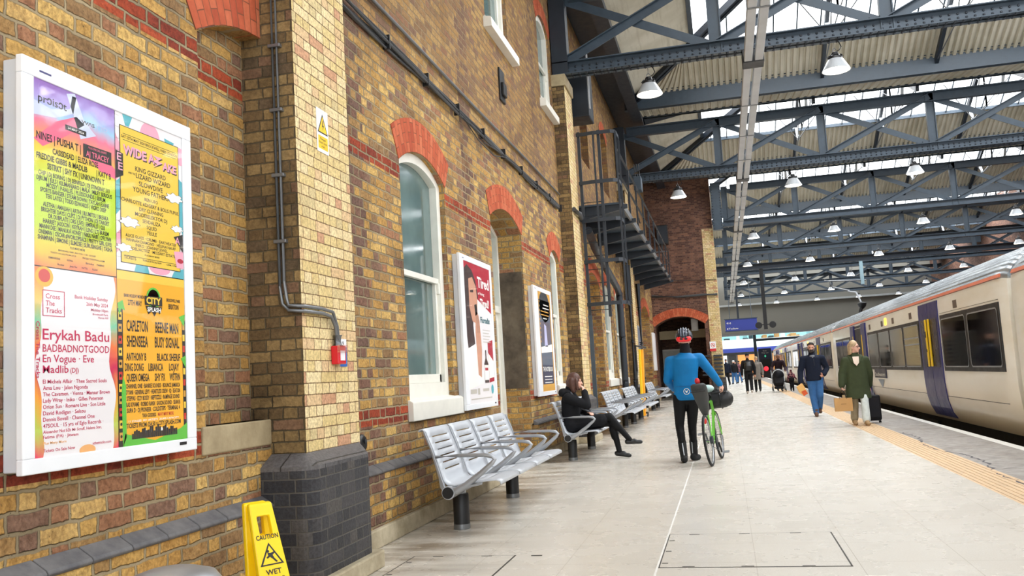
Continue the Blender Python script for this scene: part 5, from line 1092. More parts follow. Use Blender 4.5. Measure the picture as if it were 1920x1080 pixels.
# ------------------------------------------------------------ metal benches
def bench(label, n=4):
    t = thing('station_bench', label, 'bench', (0, 0, 0), 0, 'silver station benches along the wall'); PT = .735; L = n*PT
    prof = [(.46, .415), (.455, .44), (.42, .452), (.34, .448), (.3, .444), (.288, .443), (.2, .434), (.188, .432), (.1, .418), (.04, .412), (-.02, .424), (-.05, .455), (-.066, .5)]
    slots = {4, 6}; q = lambda s_: (-.066-.115*s_-.02*s_*s_, .5+.365*s_)
    for k in range(6):
        slots.add(len(prof)); prof += [q((k+.72)/6.4), q((k+.9)/6.4)]
    slots = {4, 6}|{13+2*k for k in range(6)}
    prof += [(-.203, .885), (-.225, .905), (-.25, .9), (-.26, .885)]
    for i in range(n):
        y0 = i*PT+.03; w = PT-.05; cols = [0, .12, .42, .58, .88, 1] ; mb = MB(); ys = [y0+w*c for c in (0, .2, .5, .58, .84, 1)]
        base = len(prof); vs = [(x, y, z) for x, z in prof for y in ys]; k = len(ys); fs = []
        for r in range(len(prof)-1):
            for c in range(k-1):
                if (r in slots) and c in (1, 2, 3) : continue
                fs.append((r*k+c, (r+1)*k+c, (r+1)*k+c+1, r*k+c+1))
        mb.add(vs, fs); o = mb.build('seat_shell', M['silver'], t, recalc=False, smooth=40)
        md = o.modifiers.new('t', 'SOLIDIFY'); md.thickness = .012; md.offset = 0
    for i in range(n+1):
        y = i*PT+.005
        mb = MB(); mb.tube([(-.115, y, .665), (.1, y, .672), (.33, y, .668), (.40, y, .655), (.425, y, .63), (.40, y, .6), (.3, y, .52), (.16, y, .42), (.06, y, .37)], .017, 10, rs=[.016, .017, .017, .018, .018, .02, .024, .03, .036]); mb.build('armrest', M['alu'], t, smooth=50)
        mb = MB(); pr = [(-.01, .33), (.1, .38), (.3, .42), (.3, .436), (.08, .405), (-.03, .41), (-.058, .5), (-.13, .74), (-.19, .89), (-.21, .885), (-.15, .74), (-.085, .5), (-.07, .4)]
        mb.prism(pr, 'y', y-.018, y+.018); mb.build('side_rib', M['alu'], t, bevel=.004)
    MB().tube([(0, -.02, .36), (0, L+.03, .36)], .058, 20).build('beam', M['silver'], t, smooth=40)
    for y in (-.025, L+.035): MB().tube([(0, y-.006, .36), (0, y+.006, .36)], .05, 20).build('end_cap', M['black'], t, smooth=40)
    for y in (.34, L-.65):
        mb = MB().lathe([(.072, 0), (.072, .3), (.066, .31)], (0, y, 0), 20); g_ = mb.build('leg', M['black'], t, smooth=40)
        MB().lathe([(.05, .31), (.05, .37)], (0, y, 0), 16).build('leg_neck', M['alu'], g_, smooth=40)
        MB().lathe([(.074, .002), (.074, .03), (.0725, .045)], (0, y, 0), 20).build('foot_band', M['galv'], g_, smooth=40)
    return t
b0 = bench('empty silver slatted bench of four seats under the first poster cases'); b0.location = (-2.4, 7.42, 0)
for lab, x, y in (('silver slatted bench on which the woman in black sits', -2.4, 13.38), ('empty silver bench by the ladder and red arch behind the seated woman', -2.42, 19.0), ('empty silver bench between the ladder bench and the yellow ramp', -2.36, 22.35), ('dull silver bench beyond the yellow ramp near the white passage door', -2.42, 29.4)):
    o = copy_tree(b0); o.location = (x, y, 0); o['label'] = lab
# ------------------------------------------------------------ wet floor sign and bin
t = thing('wet_floor_sign', 'yellow wet floor sign standing folded against the black pilaster base', 'wet floor sign', (-2.52, 4.42, 0), .98)
def wf(side):
    mb = MB(); th = .035; lean = .07; Hh = .72; wt, wb = .066, .105
    def P(u, h, d): return (u, -.2*(1-h/Hh)-side*(.012+lean*(1-h/Hh))-side*d, h)
    def outline(w_, h0, h1, hw0, hw1): pass
    o_ = [(-wb, 0), (wb, 0), (wt, Hh), (-wt, Hh)]; hole = [(-.035, Hh-.17), (.035, Hh-.17), (.035, Hh-.07), (-.035, Hh-.07)]
    for d in (0, th):
        vs = [P(u, h, d) for u, h in o_+hole]; mb.add(vs, [(0, 1, 5, 4), (1, 2, 6, 5), (2, 3, 7, 6), (3, 0, 4, 7)])
    k = len(mb.v)//2
    for a, b in ((0, 1), (1, 2), (2, 3), (3, 0), (4, 5), (5, 6), (6, 7), (7, 4)): mb.f.append([a, b, b+8, a+8]); mb.m.append(0)
    return mb, P
M['wet'] = flat('wet_sign_yellow', (250, 212, 0), .4, var=.03)
mb, P = wf(1); o = mb.build('panel', M['wet'], t, bevel=.012)
fr = Vector(P(0, .7, .0))-Vector(P(0, 0, 0)); 
s = Sheet(t.location, (1, 0, 0), (0, 0, -1), .21, .735, (0, -1, 0)); pp = P
class LS(Sheet):
    def P(s, u, v, l): return Vector(pp((u-.5)*.21, (1-v)*.735, .0355+l*.0006))
s = LS((0, 0, 0), (1, 0, 0), (0, 0, -1), .21, .735, (0, -1, 0))
s.text('CAUTION', .5, .27, .6, .032, 0, 2, 'c', .02); s.poly([(.5, .295), (.82, .445), (.18, .445)], 0, 1); s.poly([(.5, .315), (.75, .436), (.25, .436)], 1, 2)
s.disc(.44, .352, .035, 0, 3); s.poly([(.42, .362), (.5, .365), (.62, .356), (.63, .365), (.55, .38), (.58, .4), (.66, .428), (.61, .43), (.53, .405), (.47, .39), (.4, .4), (.37, .392), (.43, .38)], 0, 3)
s.text('WET', .5, .505, .42, .035, 0, 2, 'c', .02); s.text('FLOOR', .5, .56, .6, .035, 0, 2, 'c', .02)
s.mb.build('lettering', [M['black'], M['wet']], o, recalc=False)
mb, P = wf(-1); mb.build('panel', M['wet'], t, bevel=.012)
t = thing('litter_bin', 'rounded silver-grey lid of a bin at the bottom edge under the poster case', 'bin', (-2.27, 3.3, 0))
MB().lathe([(.19, 0), (.195, .02), (.195, .52), (.18, .53)], (0, 0, 0), 28).build('body', M['steeld'], t, smooth=40); MB().lathe([(.2, .51), (.205, .53), (.2, .56), (.17, .6), (.1, .622), (0.001, .628)], (0, 0, -.015), 28).build('lid', M['alu'], t, smooth=60)
# ------------------------------------------------------------ people
SK = lambda name, c: flat(name, c, .5, var=.05, scale=20)
M['skin'] = SK('skin_light', (222, 172, 150)); M['skin2'] = SK('skin_tan', (204, 150, 124)); M['skin3'] = SK('skin_brown', (120, 82, 62))
def cloth(name, c, rough=.85, sc=14): return flat(name, c, rough, var=.12, scale=sc, bump=.15, spec=.2)
M['blackcloth'] = cloth('cloth_black', (28, 28, 31)); M['lycra'] = cloth('lycra_black', (18, 18, 20), .6); M['blue'] = cloth('cycling_jacket_blue', (16, 112, 172), .6, 6); M['olive'] = cloth('coat_olive', (60, 68, 46)); M['jeans'] = cloth('denim_blue', (58, 100, 150)); M['navycloth'] = cloth('jacket_navy', (26, 32, 48))
M['jeansp'] = cloth('denim_pale', (206, 214, 212)); M['taupe'] = cloth('cloth_taupe', (150, 138, 114)); M['boot'] = cloth('boot_brown', (92, 66, 50), .6); M['suede'] = cloth('boot_tan', (168, 140, 104)); M['leather'] = flat('leather_black', (16, 16, 17), .35)
M['eye'] = flat('eye_dark', (24, 18, 16), .2); M['lip'] = flat('lips', (176, 104, 96), .5)
V = Vector
def hand(mb, wr, d, palm_n, s=1, curl=.5, side=1):
    """palm, four fingers of different length, thumb from the side of the palm"""
    d = V(d).normalized(); n_ = V(palm_n); n_ = (n_-d*n_.dot(d)).normalized(); a = d.cross(n_)*side; wr = V(wr)
    c = wr+d*.045*s; X = Matrix((a, d, n_)).transposed().to_euler(); mb.ell(c, (.042*s, .052*s, .018*s), 12, 8, rot=X)
    for i, (o_, l) in enumerate(((-.03, .068), (-.01, .078), (.011, .073), (.03, .056))):
        b = wr+d*.085*s+a*o_*s; th = curl*.9; m_ = b+(d*math.cos(th)+n_*math.sin(th))*l*.52*s; th *= 2.1; e = m_+(d*math.cos(th)+n_*math.sin(th))*l*.5*s
        mb.cap(b, m_, .0095*s, .009*s, 8); mb.cap(m_, e, .009*s, .0075*s, 8)
    b = wr+d*.025*s-a*.035*s; m_ = b+(d*.6-a*.6+n_*.35).normalized()*.038*s; e = m_+(d*.85-a*.05+n_*.45).normalized()*.03*s
    mb.cap(b, m_, .013*s, .011*s, 8); mb.cap(m_, e, .011*s, .009*s, 8)
def head(mb, h, f, s=1):
    f = V(f).normalized(); r = f.cross(V((0, 0, 1))).normalized(); u = r.cross(f); h = V(h)
    E = Matrix((r, f, u)).transposed().to_euler()
    mb.ell(h+u*.03*s-f*.01*s, (.074*s, .094*s, .092*s), 16, 12, rot=E); mb.ell(h+f*.025*s-u*.035*s, (.06*s, .07*s, .078*s), 16, 12, rot=E)
    mb.ell(h+f*.06*s-u*.085*s, (.032*s, .03*s, .026*s), 12, 8, rot=E)                         # chin
    mb.cap(h+f*.088*s+u*.012*s, h+f*.112*s-u*.03*s, .009*s, .015*s, 8)                         # nose
    mb.ell(h+f*.078*s+u*.03*s, (.055*s, .016*s, .011*s), 12, 8, rot=E)                         # brow
    mb.ell(h+f*.086*s-u*.058*s, (.024*s, .013*s, .01*s), 10, 6, rot=E)
    for q in (-1, 1): mb.ell(h+r*q*.076*s-f*.008*s-u*.01*s, (.012*s, .02*s, .032*s), 10, 6, rot=E); mb.ell(h+r*q*.04*s+f*.062*s-u*.02*s, (.02*s, .02*s, .018*s), 8, 6, rot=E)
    return r, f, u, E
def face(t, h, basis, s=1, brow=None):
    r, f, u, E = basis; h = V(h)
    for q in (-1, 1):
        MB().ell(h+f*.079*s+r*q*.031*s+u*.005*s, (.012*s, .008*s, .006*s), 10, 6, rot=E).build('eye', M['eye'], t, smooth=60)
        if brow: MB().ell(h+f*.086*s+r*q*.032*s+u*.026*s, (.02*s, .008*s, .005*s), 10, 6, rot=E).build('eyebrow', brow, t, smooth=60)
    MB().ell(h+f*.098*s-u*.06*s, (.022*s, .008*s, .007*s), 10, 6, rot=E).build('mouth', M['lip'], t, smooth=60)
def body(t, J, skin, s=1, vox=.009, hands=True, fem=False):
    mb = MB(); k = {q: V(p) for q, p in J.items() if not isinstance(p, float)}
    b = head(mb, k['head'], J['face'], s)
    mb.cap(k['neck'], k['head']-V(b[2])*.05*s-V(b[1])*.015, .058*s, .052*s)
    mb.cap(k['pel'], k['chest'], .135*s, .14*s, 16, ex=.78, xdir=k['fw']); mb.cap(k['chest'], k['neck'], .12*s, .06*s, 14); mb.cap(k['shL'], k['shR'], .062*s, .062*s)
    mb.cap(k['hipL'], k['hipR'], .1*s, .1*s)
    for q in 'LR':
        mb.cap(k['sh'+q], k['el'+q], .055*s, .042*s); mb.cap(k['el'+q], k['wr'+q], .042*s, .028*s)
        mb.cap(k['hip'+q], k['kn'+q], .088*s, .056*s); mb.cap(k['kn'+q], k['an'+q], .055*s, .036*s); mb.cap(k['kn'+q]+(k['an'+q]-k['kn'+q])*.25-k['fw']*.02, k['kn'+q]+(k['an'+q]-k['kn'+q])*.5-k['fw']*.02, .05*s, .045*s)
        mb.cap(k['an'+q]-V((0, 0, .03)), k['toe'+q], .036*s, .028*s)
        hd = k.get('hd'+q, (k['wr'+q]-k['el'+q])); hand(mb, k['wr'+q], hd, k.get('hn'+q, k['fw']), s, J.get('curl'+q, .55), -1 if q == 'L' else 1)
    o = blob(mb, 'body', skin, t, vox, 2, .4); return o, b
def legs(t, J, mat, rs=(.1, .068, .06), name='trousers', vox=.012, hem=None, waist=.13, wz=None):
    mb = MB(); k = {q: V(p) for q, p in J.items() if not isinstance(p, float)}
    mb.cap(k['pel']+V((0, 0, .04)), k['pel'], waist, waist*1.02, 16, ex=.82, xdir=k['fw']); mb.cap(k['hipL'], k['hipR'], rs[0]*1.03, rs[0]*1.03)
    for q in 'LR':
        mb.cap(k['hip'+q], k['kn'+q], rs[0], rs[1]); e = k['an'+q] if hem is None else k['kn'+q]+(k['an'+q]-k['kn'+q])*hem; mb.cap(k['kn'+q], e, rs[1], rs[2])
        if name == 'tights': mb.cap(k['kn'+q]+(e-k['kn'+q])*.22-k['fw']*.022, k['kn'+q]+(e-k['kn'+q])*.5-k['fw']*.022, .054, .048)
    return blob(mb, name, mat, t, vox, 3)
def shoes(t, J, mat, h=.05, w=.045, top=None, name='shoe', sole=None):
    for q in 'LR':
        an, toe = V(J['an'+q]), V(J['toe'+q]); d = (toe-an); d.z *= 1; f = V((d.x, d.y, 0)).normalized() if V((d.x, d.y, 0)).length > .02 else V(J['fw'])
        mb = MB(); heel = an-V((0, 0, .035))-f*.045
        mb.cap(heel, toe, w*.92, w*.9, 12); mb.cap(heel+V((0, 0, .01)), an+(toe-an)*.45, w, w*.95, 12)
        if top: mb.cap(an, an+V((0, 0, top)), w*1.08, w*1.15, 12)
        o = blob(mb, name, mat, t, .009, 3)
        if sole:
            mb = MB(); zz = min(heel.z, toe.z)-w*.9; mb.cap(heel-V((0, 0, .03)), toe-V((0, 0, .03)), w*.95, w*.9, 12); MB_ = blob(mb, 'sole', sole, o, .01, 2)
def jacket(t, J, mat, rc=.165, rw=.155, ra=(.078, .066, .055), hem=.9, hr=None, vox=.012, name='jacket', collar=True, depth=.78, it=4, flare=None):
    mb = MB(); k = {q: V(p) for q, p in J.items() if not isinstance(p, float)}; side = (k['shR']-k['shL']).normalized(); fwv = k['fw']
    up_ = (k['neck']-k['pel']).normalized(); side = (side-up_*side.dot(up_)).normalized(); dp = side.cross(up_)
    base = k['pel']+up_*(hem-k['pel'].z); hr = hr or rw*1.05
    sw = (k['shR']-k['shL']).length/2
    L = (k['neck']-base).length
    mb.loft([(base, hr, hr*depth, side, dp), (base+up_*L*.25, (hr+rw)/2, rw*depth, side, dp), (base+up_*L*.5, rw*1.02, rw*depth*1.02, side, dp), (base+up_*L*.75, rc*1.02, rc*depth, side, dp), (base+up_*L*.88, sw*.93, rc*.72, side, dp), (base+up_*L*.97, sw*.55, .09, side, dp), (k['neck']+up_*.01, .075, .075, side, dp)], 24, pw=.9)
    for q in 'LR':
        mb.cap(k['sh'+q]-up_*.004, k['el'+q], ra[0]+.003, ra[1], 14); mb.cap(k['el'+q], k['wr'+q], ra[1], ra[2], 14)
    mb.cap(k['shL']-up_*.004, k['shR']-up_*.004, ra[0]+.004, ra[0]+.004, 14)
    if collar: mb.cap(k['neck']+up_*.0, k['neck']+up_*.055, .078, .07, 14)
    return blob(mb, name, mat, t, vox, it)
def walker(label, loc, rz, J0, skin, s=1, vox=.009, grp=None):
    t = thing('person', label, 'person', loc, rz); o, b = body(t, J0, skin, s, vox); return t, b
# --- cyclist pushing a bicycle, seen from behind
ORX, ORY = -.58, 12.85
J = dict(fw=(0, 1, 0), face=(.1, 1, -.12), head=(.04, .0, 1.7), neck=(.03, -.03, 1.52), chest=(.01, -.02, 1.28), pel=(0, 0, .95), shL=(-.185, -.02, 1.42), shR=(.225, .0, 1.44), elL=(-.245, .02, 1.15), wrL=(-.17, .22, 1.02), elR=(.385, .06, 1.21), wrR=(.475, .14, 1.06),
         hdR=(.35, .3, -.6), hnR=(-.7, .5, -.4), curlR=.8, hipL=(-.09, 0, .9), hipR=(.09, .02, .9), knL=(-.12, .0, .5), knR=(.05, .06, .49), anL=(-.085, -.1, .09), anR=(.045, .16, .09), toeL=(-.1, .05, .035), toeR=(.09, .3, .035))
t, b = walker('cyclist in a blue jacket, black tights and helmet walking away beside a green bicycle', (ORX, ORY, 0), 0, J, M['skin'], 1.0, .008)
face(t, J['head'], b)
legs(t, J, M['lycra'], (.1, .062, .046), 'tights', .011)
j = jacket(t, J, M['blue'], .185, .172, (.075, .06, .046), .93, .165, .011, depth=.74, collar=False)
mb = MB(); mb.loft([((0, 0, .86), .15, .12), ((0, 0, .9), .172, .135), ((0, 0, .97), .174, .136)], 24); blob(mb, 'jacket_tail', M['blue'], t, .011, 2)
mb = MB(); mb.cap((.03, -.03, 1.5), (.038, -.018, 1.62), .078, .07, 14); blob(mb, 'neck_warmer', M['blackcloth'], t, .01, 2)
mb = MB(); c = V((.02, -.15, .985)); mb.tube([c+V((.04*math.cos(a), -.004, .04*math.sin(a))) for a in np.linspace(0, 2*math.pi, 21)[:-1]], .004, 6, closed=True)
mb.add([c+V(p) for p in ((-.022, -.006, .02), (.0, -.006, .005), (.022, -.006, .02), (.012, -.006, -.008), (0, -.006, -.024), (-.012, -.006, -.008))], [(0, 1, 4, 5), (1, 2, 3, 4)]); mb.build('emblem', M['white'], j)
MB().box(-.13, .15, -.138, -.13, 1.055, 1.06).build('pocket_seam', flat('seam_blue_dark', (12, 84, 132), .6), j)
for q in 'LR':
    an, toe = V(J['an'+q]), V(J['toe'+q]); mb = MB(); f = V((toe.x-an.x, toe.y-an.y, 0)).normalized(); mb.cap(an-V((0, 0, .035))-f*.045, toe, .05, .045, 12); mb.cap(an-V((0, 0, .02)), an+(V(J['kn'+q])-an)*.48, .052, .06, 12); o = blob(mb, 'overshoe', M['rubber'], t, .009, 3)
    p0 = an-f*.062+V((0, 0, .02)); p1 = an+(V(J['kn'+q])-an)*.45-f*.06; MB().bar(p0, p1, .012, .006, f).build('reflective_strip', M['silver'], o)
hc = V(J['head'])+V((-.005, -.015, .058))
mb = MB(); vs = []
mb.ell(hc, (.122, .15, .115), 26, 16); hm = MB()
# shell cut off level with the brow, ribs standing proud of it
bm = bmesh.new(); me = mb.mesh('h'); bm.from_mesh(me); bmesh.ops.bisect_plane(bm, geom=bm.verts[:]+bm.edges[:]+bm.faces[:], plane_co=hc+V((0, 0, -.045)), plane_no=(0, .18, -1), clear_outer=True); bmesh.ops.holes_fill(bm, edges=bm.edges[:]); bm.to_mesh(me); bm.free()
me.materials.append(flat('helmet_dark', (40, 46, 58), .25)); me.polygons.foreach_set('use_smooth', [True]*len(me.polygons)); ho = bpy.data.objects.new('helmet', me); C.objects.link(ho); ho.parent = t
for xx in (-.07, -.035, 0, .035, .07):
    pts = []
    for a in np.linspace(-.2, 2.7, 14):
        k_ = math.sqrt(max(0, 1-(xx/.125)**2)); pts.append(hc+V((xx, -.152*k_*math.cos(a), .122*k_*math.sin(a)+.0)))
    MB().tube(pts, .011, 6).build('rib', M['leather'] if abs(xx) > .05 else flat('helmet_grey', (86, 94, 108), .3), ho, smooth=50)
mb = MB(); mb.cap(hc+V((-.065, -.108, -.04)), hc+V((.065, -.108, -.04)), .042, .042, 12); o = blob(mb, 'rear_shell', flat('helmet_red', (240, 40, 44), .35), ho, .007, 2)
for xx in (-.032, .032): MB().ell(hc+V((xx, -.151, -.04)), (.024, .006, .015), 12, 6).build('vent', M['black'], o)
# --- bicycle
bk = thing('bicycle', 'green touring bicycle wheeled along by the cyclist, leaning slightly', 'bicycle', (-.275, 12.2, 0), 0)
bk.rotation_euler = (0, math.radians(-5), math.radians(-7))
GRN = flat('frame_green', (112, 190, 62), .3, coat=.4); Rw = .34
def wheel(y, nm='wheel'):
    MB().lathe([(Rw-.03, -.012), (Rw-.008, -.017), (Rw, 0), (Rw-.008, .017), (Rw-.03, .012)], (0, y, Rw), 48, ax='x') if False else None
    mb = MB(); mb.tube([(0, y+(Rw-.016)*math.cos(a), Rw+(Rw-.016)*math.sin(a)) for a in np.linspace(0, 2*math.pi, 49)[:-1]], .017, 10, closed=True); w = mb.build('tyre', M['rubber'], bk, smooth=60)
    mb = MB(); mb.tube([(0, y+(Rw-.042)*math.cos(a), Rw+(Rw-.042)*math.sin(a)) for a in np.linspace(0, 2*math.pi, 49)[:-1]], .012, 8, closed=True); mb.build('rim', M['alu'], w, smooth=60)
    mb = MB()
    for i in range(28):
        a = 2*math.pi*i/28; q = (-1) ** i; mb.tube([(q*.025, y+.02*math.cos(a+q*.9), Rw+.02*math.sin(a+q*.9)), (0, y+(Rw-.045)*math.cos(a), Rw+(Rw-.045)*math.sin(a))], .0013, 4)
    mb.tube([(-.05, y, Rw), (.05, y, Rw)], .018, 10); mb.build('spokes', M['galv'], w); bpy.data.objects[w.children[-1].name].name = 'spoke'
wheel(0); wheel(1.0)
BB = (0, .43, .27); ST = (0, .27, .78); HT = (0, .82, .83); HB = (0, .87, .68)
mb = MB()
for a, b_, r in ((BB, ST, .017), (ST, HT, .016), (BB, HB, .02), (HT, HB, .02)): mb.tube([a, b_], r, 10)
for q in (-1, 1):
    mb.tube([(q*.012, .42, .28), (q*.05, .2, .31), (q*.055, 0, Rw)], .01, 8); mb.tube([(q*.012, .28, .75), (q*.04, .12, .55), (q*.055, 0, Rw)], .009, 8)
mb.build('frame', GRN, bk, smooth=50)
mb = MB(); mb.tube([(0, .87, .69), (0, .89, .66)], .02, 8)
for q in (-1, 1): mb.tube([(q*.02, .88, .66), (q*.045, .92, .5), (q*.05, 1.0, Rw)], .012, 8)
mb.build('fork', GRN, bk, smooth=50)
MB().tube([(0, .27, .77), (0, .24, .93)], .014, 8).build('seat_post', M['black'], bk, smooth=50)
mb = MB(); mb.ell((0, .16, .96), (.068, .09, .028)); mb.cap((0, .2, .965), (0, .36, .965), .035, .018); blob(mb, 'saddle', M['leather'], bk, .009, 2)
mb = MB(); mb.tube([(0, .82, .84), (0, .8, .9)], .016, 8); mb.tube([(0, .8, .9), (0, .87, .93)], .015, 8)
mb.tube([(-.2, .98, .8), (-.205, 1.0, .86), (-.205, .95, .93), (-.19, .87, .935), (0, .87, .93), (.19, .87, .935), (.205, .95, .93), (.205, 1.0, .86), (.2, .98, .8)], .014, 8); mb.build('handlebar', M['black'], bk, smooth=50)
mb = MB()
for q in (-1, 1): mb.cap((q*.2, .96, .95), (q*.2, .99, 1.0), .018, .014, 8)
mb.build('brake_hood', M['rubber'], bk, smooth=50)
for q, a in ((1, -1.0), (-1, math.pi-1.0)):
    pe = V(BB)+V((q*.075, .17*math.cos(a), .17*math.sin(a))); cr = MB(); cr.bar(V(BB)+V((q*.07, 0, 0)), pe, .012, .025, (1, 0, 0)); c_ = cr.build('crank', M['black'], bk, bevel=.003)
    mb = MB(); mb.box(pe.x+q*.02-.0, pe.x+q*.1, pe.y-.045, pe.y+.045, pe.z-.013, pe.z-.005); mb.box(pe.x+q*.02, pe.x+q*.1, pe.y-.045, pe.y-.035, pe.z-.013, pe.z+.013); mb.box(pe.x+q*.02, pe.x+q*.1, pe.y+.035, pe.y+.045, pe.z-.013, pe.z+.013); mb.tube([pe, pe+V((q*.1, 0, 0))], .009, 8); mb.build('pedal', M['alu'], c_)
mb = MB(); mb.lathe([(.1, -.004), (.1, .004)], (.05, .43, .27), 32, ax='x'); mb.lathe([(.05, -.02), (.05, .02)], (.045, 0, Rw), 20, ax='x'); mb.tube([(.05, .43, .37), (.045, 0, .39)], .006, 6); mb.tube([(.05, .43, .17), (.045, .02, .25)], .006, 6); mb.build('drivetrain', M['steeld'], bk, smooth=40)
mb = MB(); mb.loft([((0, .14, .66), .035, .04), ((0, .1, .75), .065, .07), ((0, .03, .9), .095, .1), ((0, -.06, 1.02), .11, .1), ((0, -.1, 1.08), .1, .085), ((0, -.1, 1.1), .07, .06)], 20, pw=.8); sb = blob(mb, 'saddle_bag', flat('bag_graphite', (52, 54, 54), .6, bump=.2), bk, .011, 3)
MB().box(-.1, .1, -.19, -.165, .985, 1.0).build('bag_strap', M['black'], sb)
MB().ell((0, -.1, 1.13), (.035, .03, .045)).build('bottle_cap', flat('cap_red', (190, 30, 40), .5), sb, smooth=60)
MB().ell((0, -.0, .6), (.022, .02, .045)).build('rear_light', flat('lamp_red', (206, 50, 40), .3), bk, smooth=60)
mb = MB(); mb.cap((-.13, 1.02, .83), (.17, 1.02, .83), .125, .125, 18); mb.cap((.1, 1.0, .93), (.19, 1.0, .86), .07, .09, 12); mb.box(-.2, .24, .93, 1.1, .76, .93); hb = blob(mb, 'handlebar_bag', flat('bag_black', (24, 25, 26), .55, bump=.25), bk, .012, 4)
MB().ell((-.05, 1.0, 1.0), (.1, .06, .06)).build('map_roll', flat('map_teal_white', (196, 222, 214), .6), hb, smooth=60)
for xx in (-.08, .12): MB().tube([(xx, 1.02+.13*math.cos(a), .83+.13*math.sin(a)) for a in np.linspace(0, 2*math.pi, 25)[:-1]], .009, 6, closed=True).build('bag_strap', M['leather'], hb)
# --- woman sitting on the second bench, legs crossed
J = dict(fw=(1, 0, 0), face=(1, .12, -.1), head=(-.1, 0, 1.2), neck=(-.2, 0, 1.04), chest=(-.23, 0, .82), pel=(-.2, 0, .54), shL=(-.2, .17, .97), shR=(-.2, -.17, .96), elL=(-.06, .2, .74), wrL=(.07, -.02, .72), hdL=(.6, -.8, 0), hnL=(0, 0, -1), elR=(.09, -.19, .83), wrR=(.05, -.1, 1.03), hdR=(-.3, .2, 1), hnR=(-.9, .4, .2), curlR=.6,
         hipL=(-.16, .09, .53), hipR=(-.16, -.09, .53), knL=(.42, .08, .54), knR=(.4, -.02, .64), anL=(.51, .03, .1), anR=(.68, .03, .27), toeL=(.66, .03, .035), toeR=(.84, .06, .23))
t, b = walker('woman with auburn bob in black sitting cross-legged on a bench, hand at mouth', (-2.2, 13.78, 0), 0, J, M['skin'], .95, .008)
face(t, J['head'], b, .95)
legs(t, J, M['lycra'], (.088, .058, .042), 'tights', .01)
mb = MB(); mb.cap((-.2, -.09, .55), (.28, -.05, .6), .115, .095); mb.cap((-.2, .09, .54), (.26, .09, .55), .11, .09); mb.cap((-.22, 0, .62), (-.2, 0, .53), .16, .165); mb.cap((-.2, -.1, .55), (-.2, .1, .55), .13, .13); blob(mb, 'skirt', M['blackcloth'], t, .012, 4)
cj = jacket(t, J, M['blackcloth'], .165, .165, (.078, .066, .054), .54, .18, .012, depth=.85, name='coat')
mb = MB(); mb.cap((-.3, -.08, 1.04), (-.3, .08, 1.04), .07, .07); mb.cap((-.2, -.1, 1.03), (-.28, -.06, 1.05), .05, .06); mb.cap((-.2, .1, 1.03), (-.28, .06, 1.05), .05, .06); blob(mb, 'hood', M['blackcloth'], t, .012, 3)
mb = MB(); mb.ell((-.125, 0, 1.245), (.108, .094, .105)); mb.cap((-.15, -.06, 1.22), (-.13, -.075, 1.06), .06, .035); mb.cap((-.15, .06, 1.22), (-.13, .075, 1.06), .06, .035); mb.cap((-.18, 0, 1.2), (-.19, 0, 1.05), .075, .05); mb.cap((-.07, -.075, 1.22), (-.06, -.08, 1.08), .028, .022); mb.cap((-.07, .075, 1.22), (-.06, .08, 1.08), .028, .022); blob(mb, 'hair', flat('hair_auburn', (82, 50, 38), .5, var=.25, scale=30), t, .009, 3)
mb = MB(); pts = [(-.16, -.13, 1.04), (-.05, -.16, .9), (.0, -.13, .78), (.2, -.06, .68)]; mb.tube(pts, .016, 6); mb.build('bag_strap', flat('strap_grey', (62, 64, 70), .5), t, smooth=60)
shoes(t, J, M['leather'], w=.036, name='flat_shoe')
# --- woman in the green coat walking towards the camera, head turned to the train
J = dict(fw=(0, 1, 0), face=(-.85, .5, .02), head=(.0, .03, 1.53), neck=(.0, 0, 1.36), chest=(.0, 0, 1.12), pel=(0, 0, .84), shL=(-.185, 0, 1.27), shR=(.185, 0, 1.27), elL=(-.25, -.06, 1.0), wrL=(-.24, -.16, .77), elR=(.27, .0, 1.01), wrR=(.3, .06, .8), hdR=(.02, .1, -1), hnR=(-1, 0, 0), curlR=1.0,
         hipL=(-.085, 0, .8), hipR=(.085, 0, .8), knL=(-.09, .12, .46), knR=(.08, -.02, .45), anL=(-.08, .2, .09), anR=(.1, -.1, .09), toeL=(-.09, .33, .035), toeR=(.1, .05, .035))
t, b = walker('woman with grey-blonde hair and glasses in a green coat walking with a paper bag', (2.5, 18.8, 0), math.pi, J, M['skin'], .97, .009)
face(t, J['head'], b, .97, flat('brow_brown', (120, 92, 66), .6))
mb = MB(); mb.cap((-.085, 0, .78), (-.09, .12, .46), .098, .076); mb.cap((-.09, .12, .46), (-.08, .2, .11), .076, .078); blob(mb, 'trouser_leg', M['jeansp'], t, .013, 3)
mb = MB(); mb.cap((.085, 0, .78), (.08, -.02, .45), .098, .076); mb.cap((.08, -.02, .45), (.1, -.09, .13), .076, .074); blob(mb, 'trouser_leg', M['taupe'], t, .013, 3)
J2 = dict(J); jacket(t, J2, M['olive'], .185, .2, (.084, .076, .066), .52, .25, .013, name='coat', depth=.72)
mb = MB(); mb.cap((-.1, -.02, 1.34), (.1, -.02, 1.34), .05, .05); mb.cap((-.11, .04, 1.33), (-.06, .12, 1.24), .035, .03); mb.cap((.11, .04, 1.33), (.06, .12, 1.24), .035, .03); blob(mb, 'collar', M['olive'], t, .011, 3)
mb = MB(); mb.add([(-.05, .145, 1.22), (.05, .145, 1.22), (.06, .1, 1.34), (-.06, .1, 1.34), (0, .165, 1.16)], [(0, 1, 2, 3), (0, 4, 1)]); o = mb.build('scarf', flat('scarf_cream', (226, 206, 190), .8), t, recalc=False)
md = o.modifiers.new('t', 'SOLIDIFY'); md.thickness = .02
hr_ = flat('hair_ash_blonde', (176, 150, 116), .55, var=.25, scale=30)
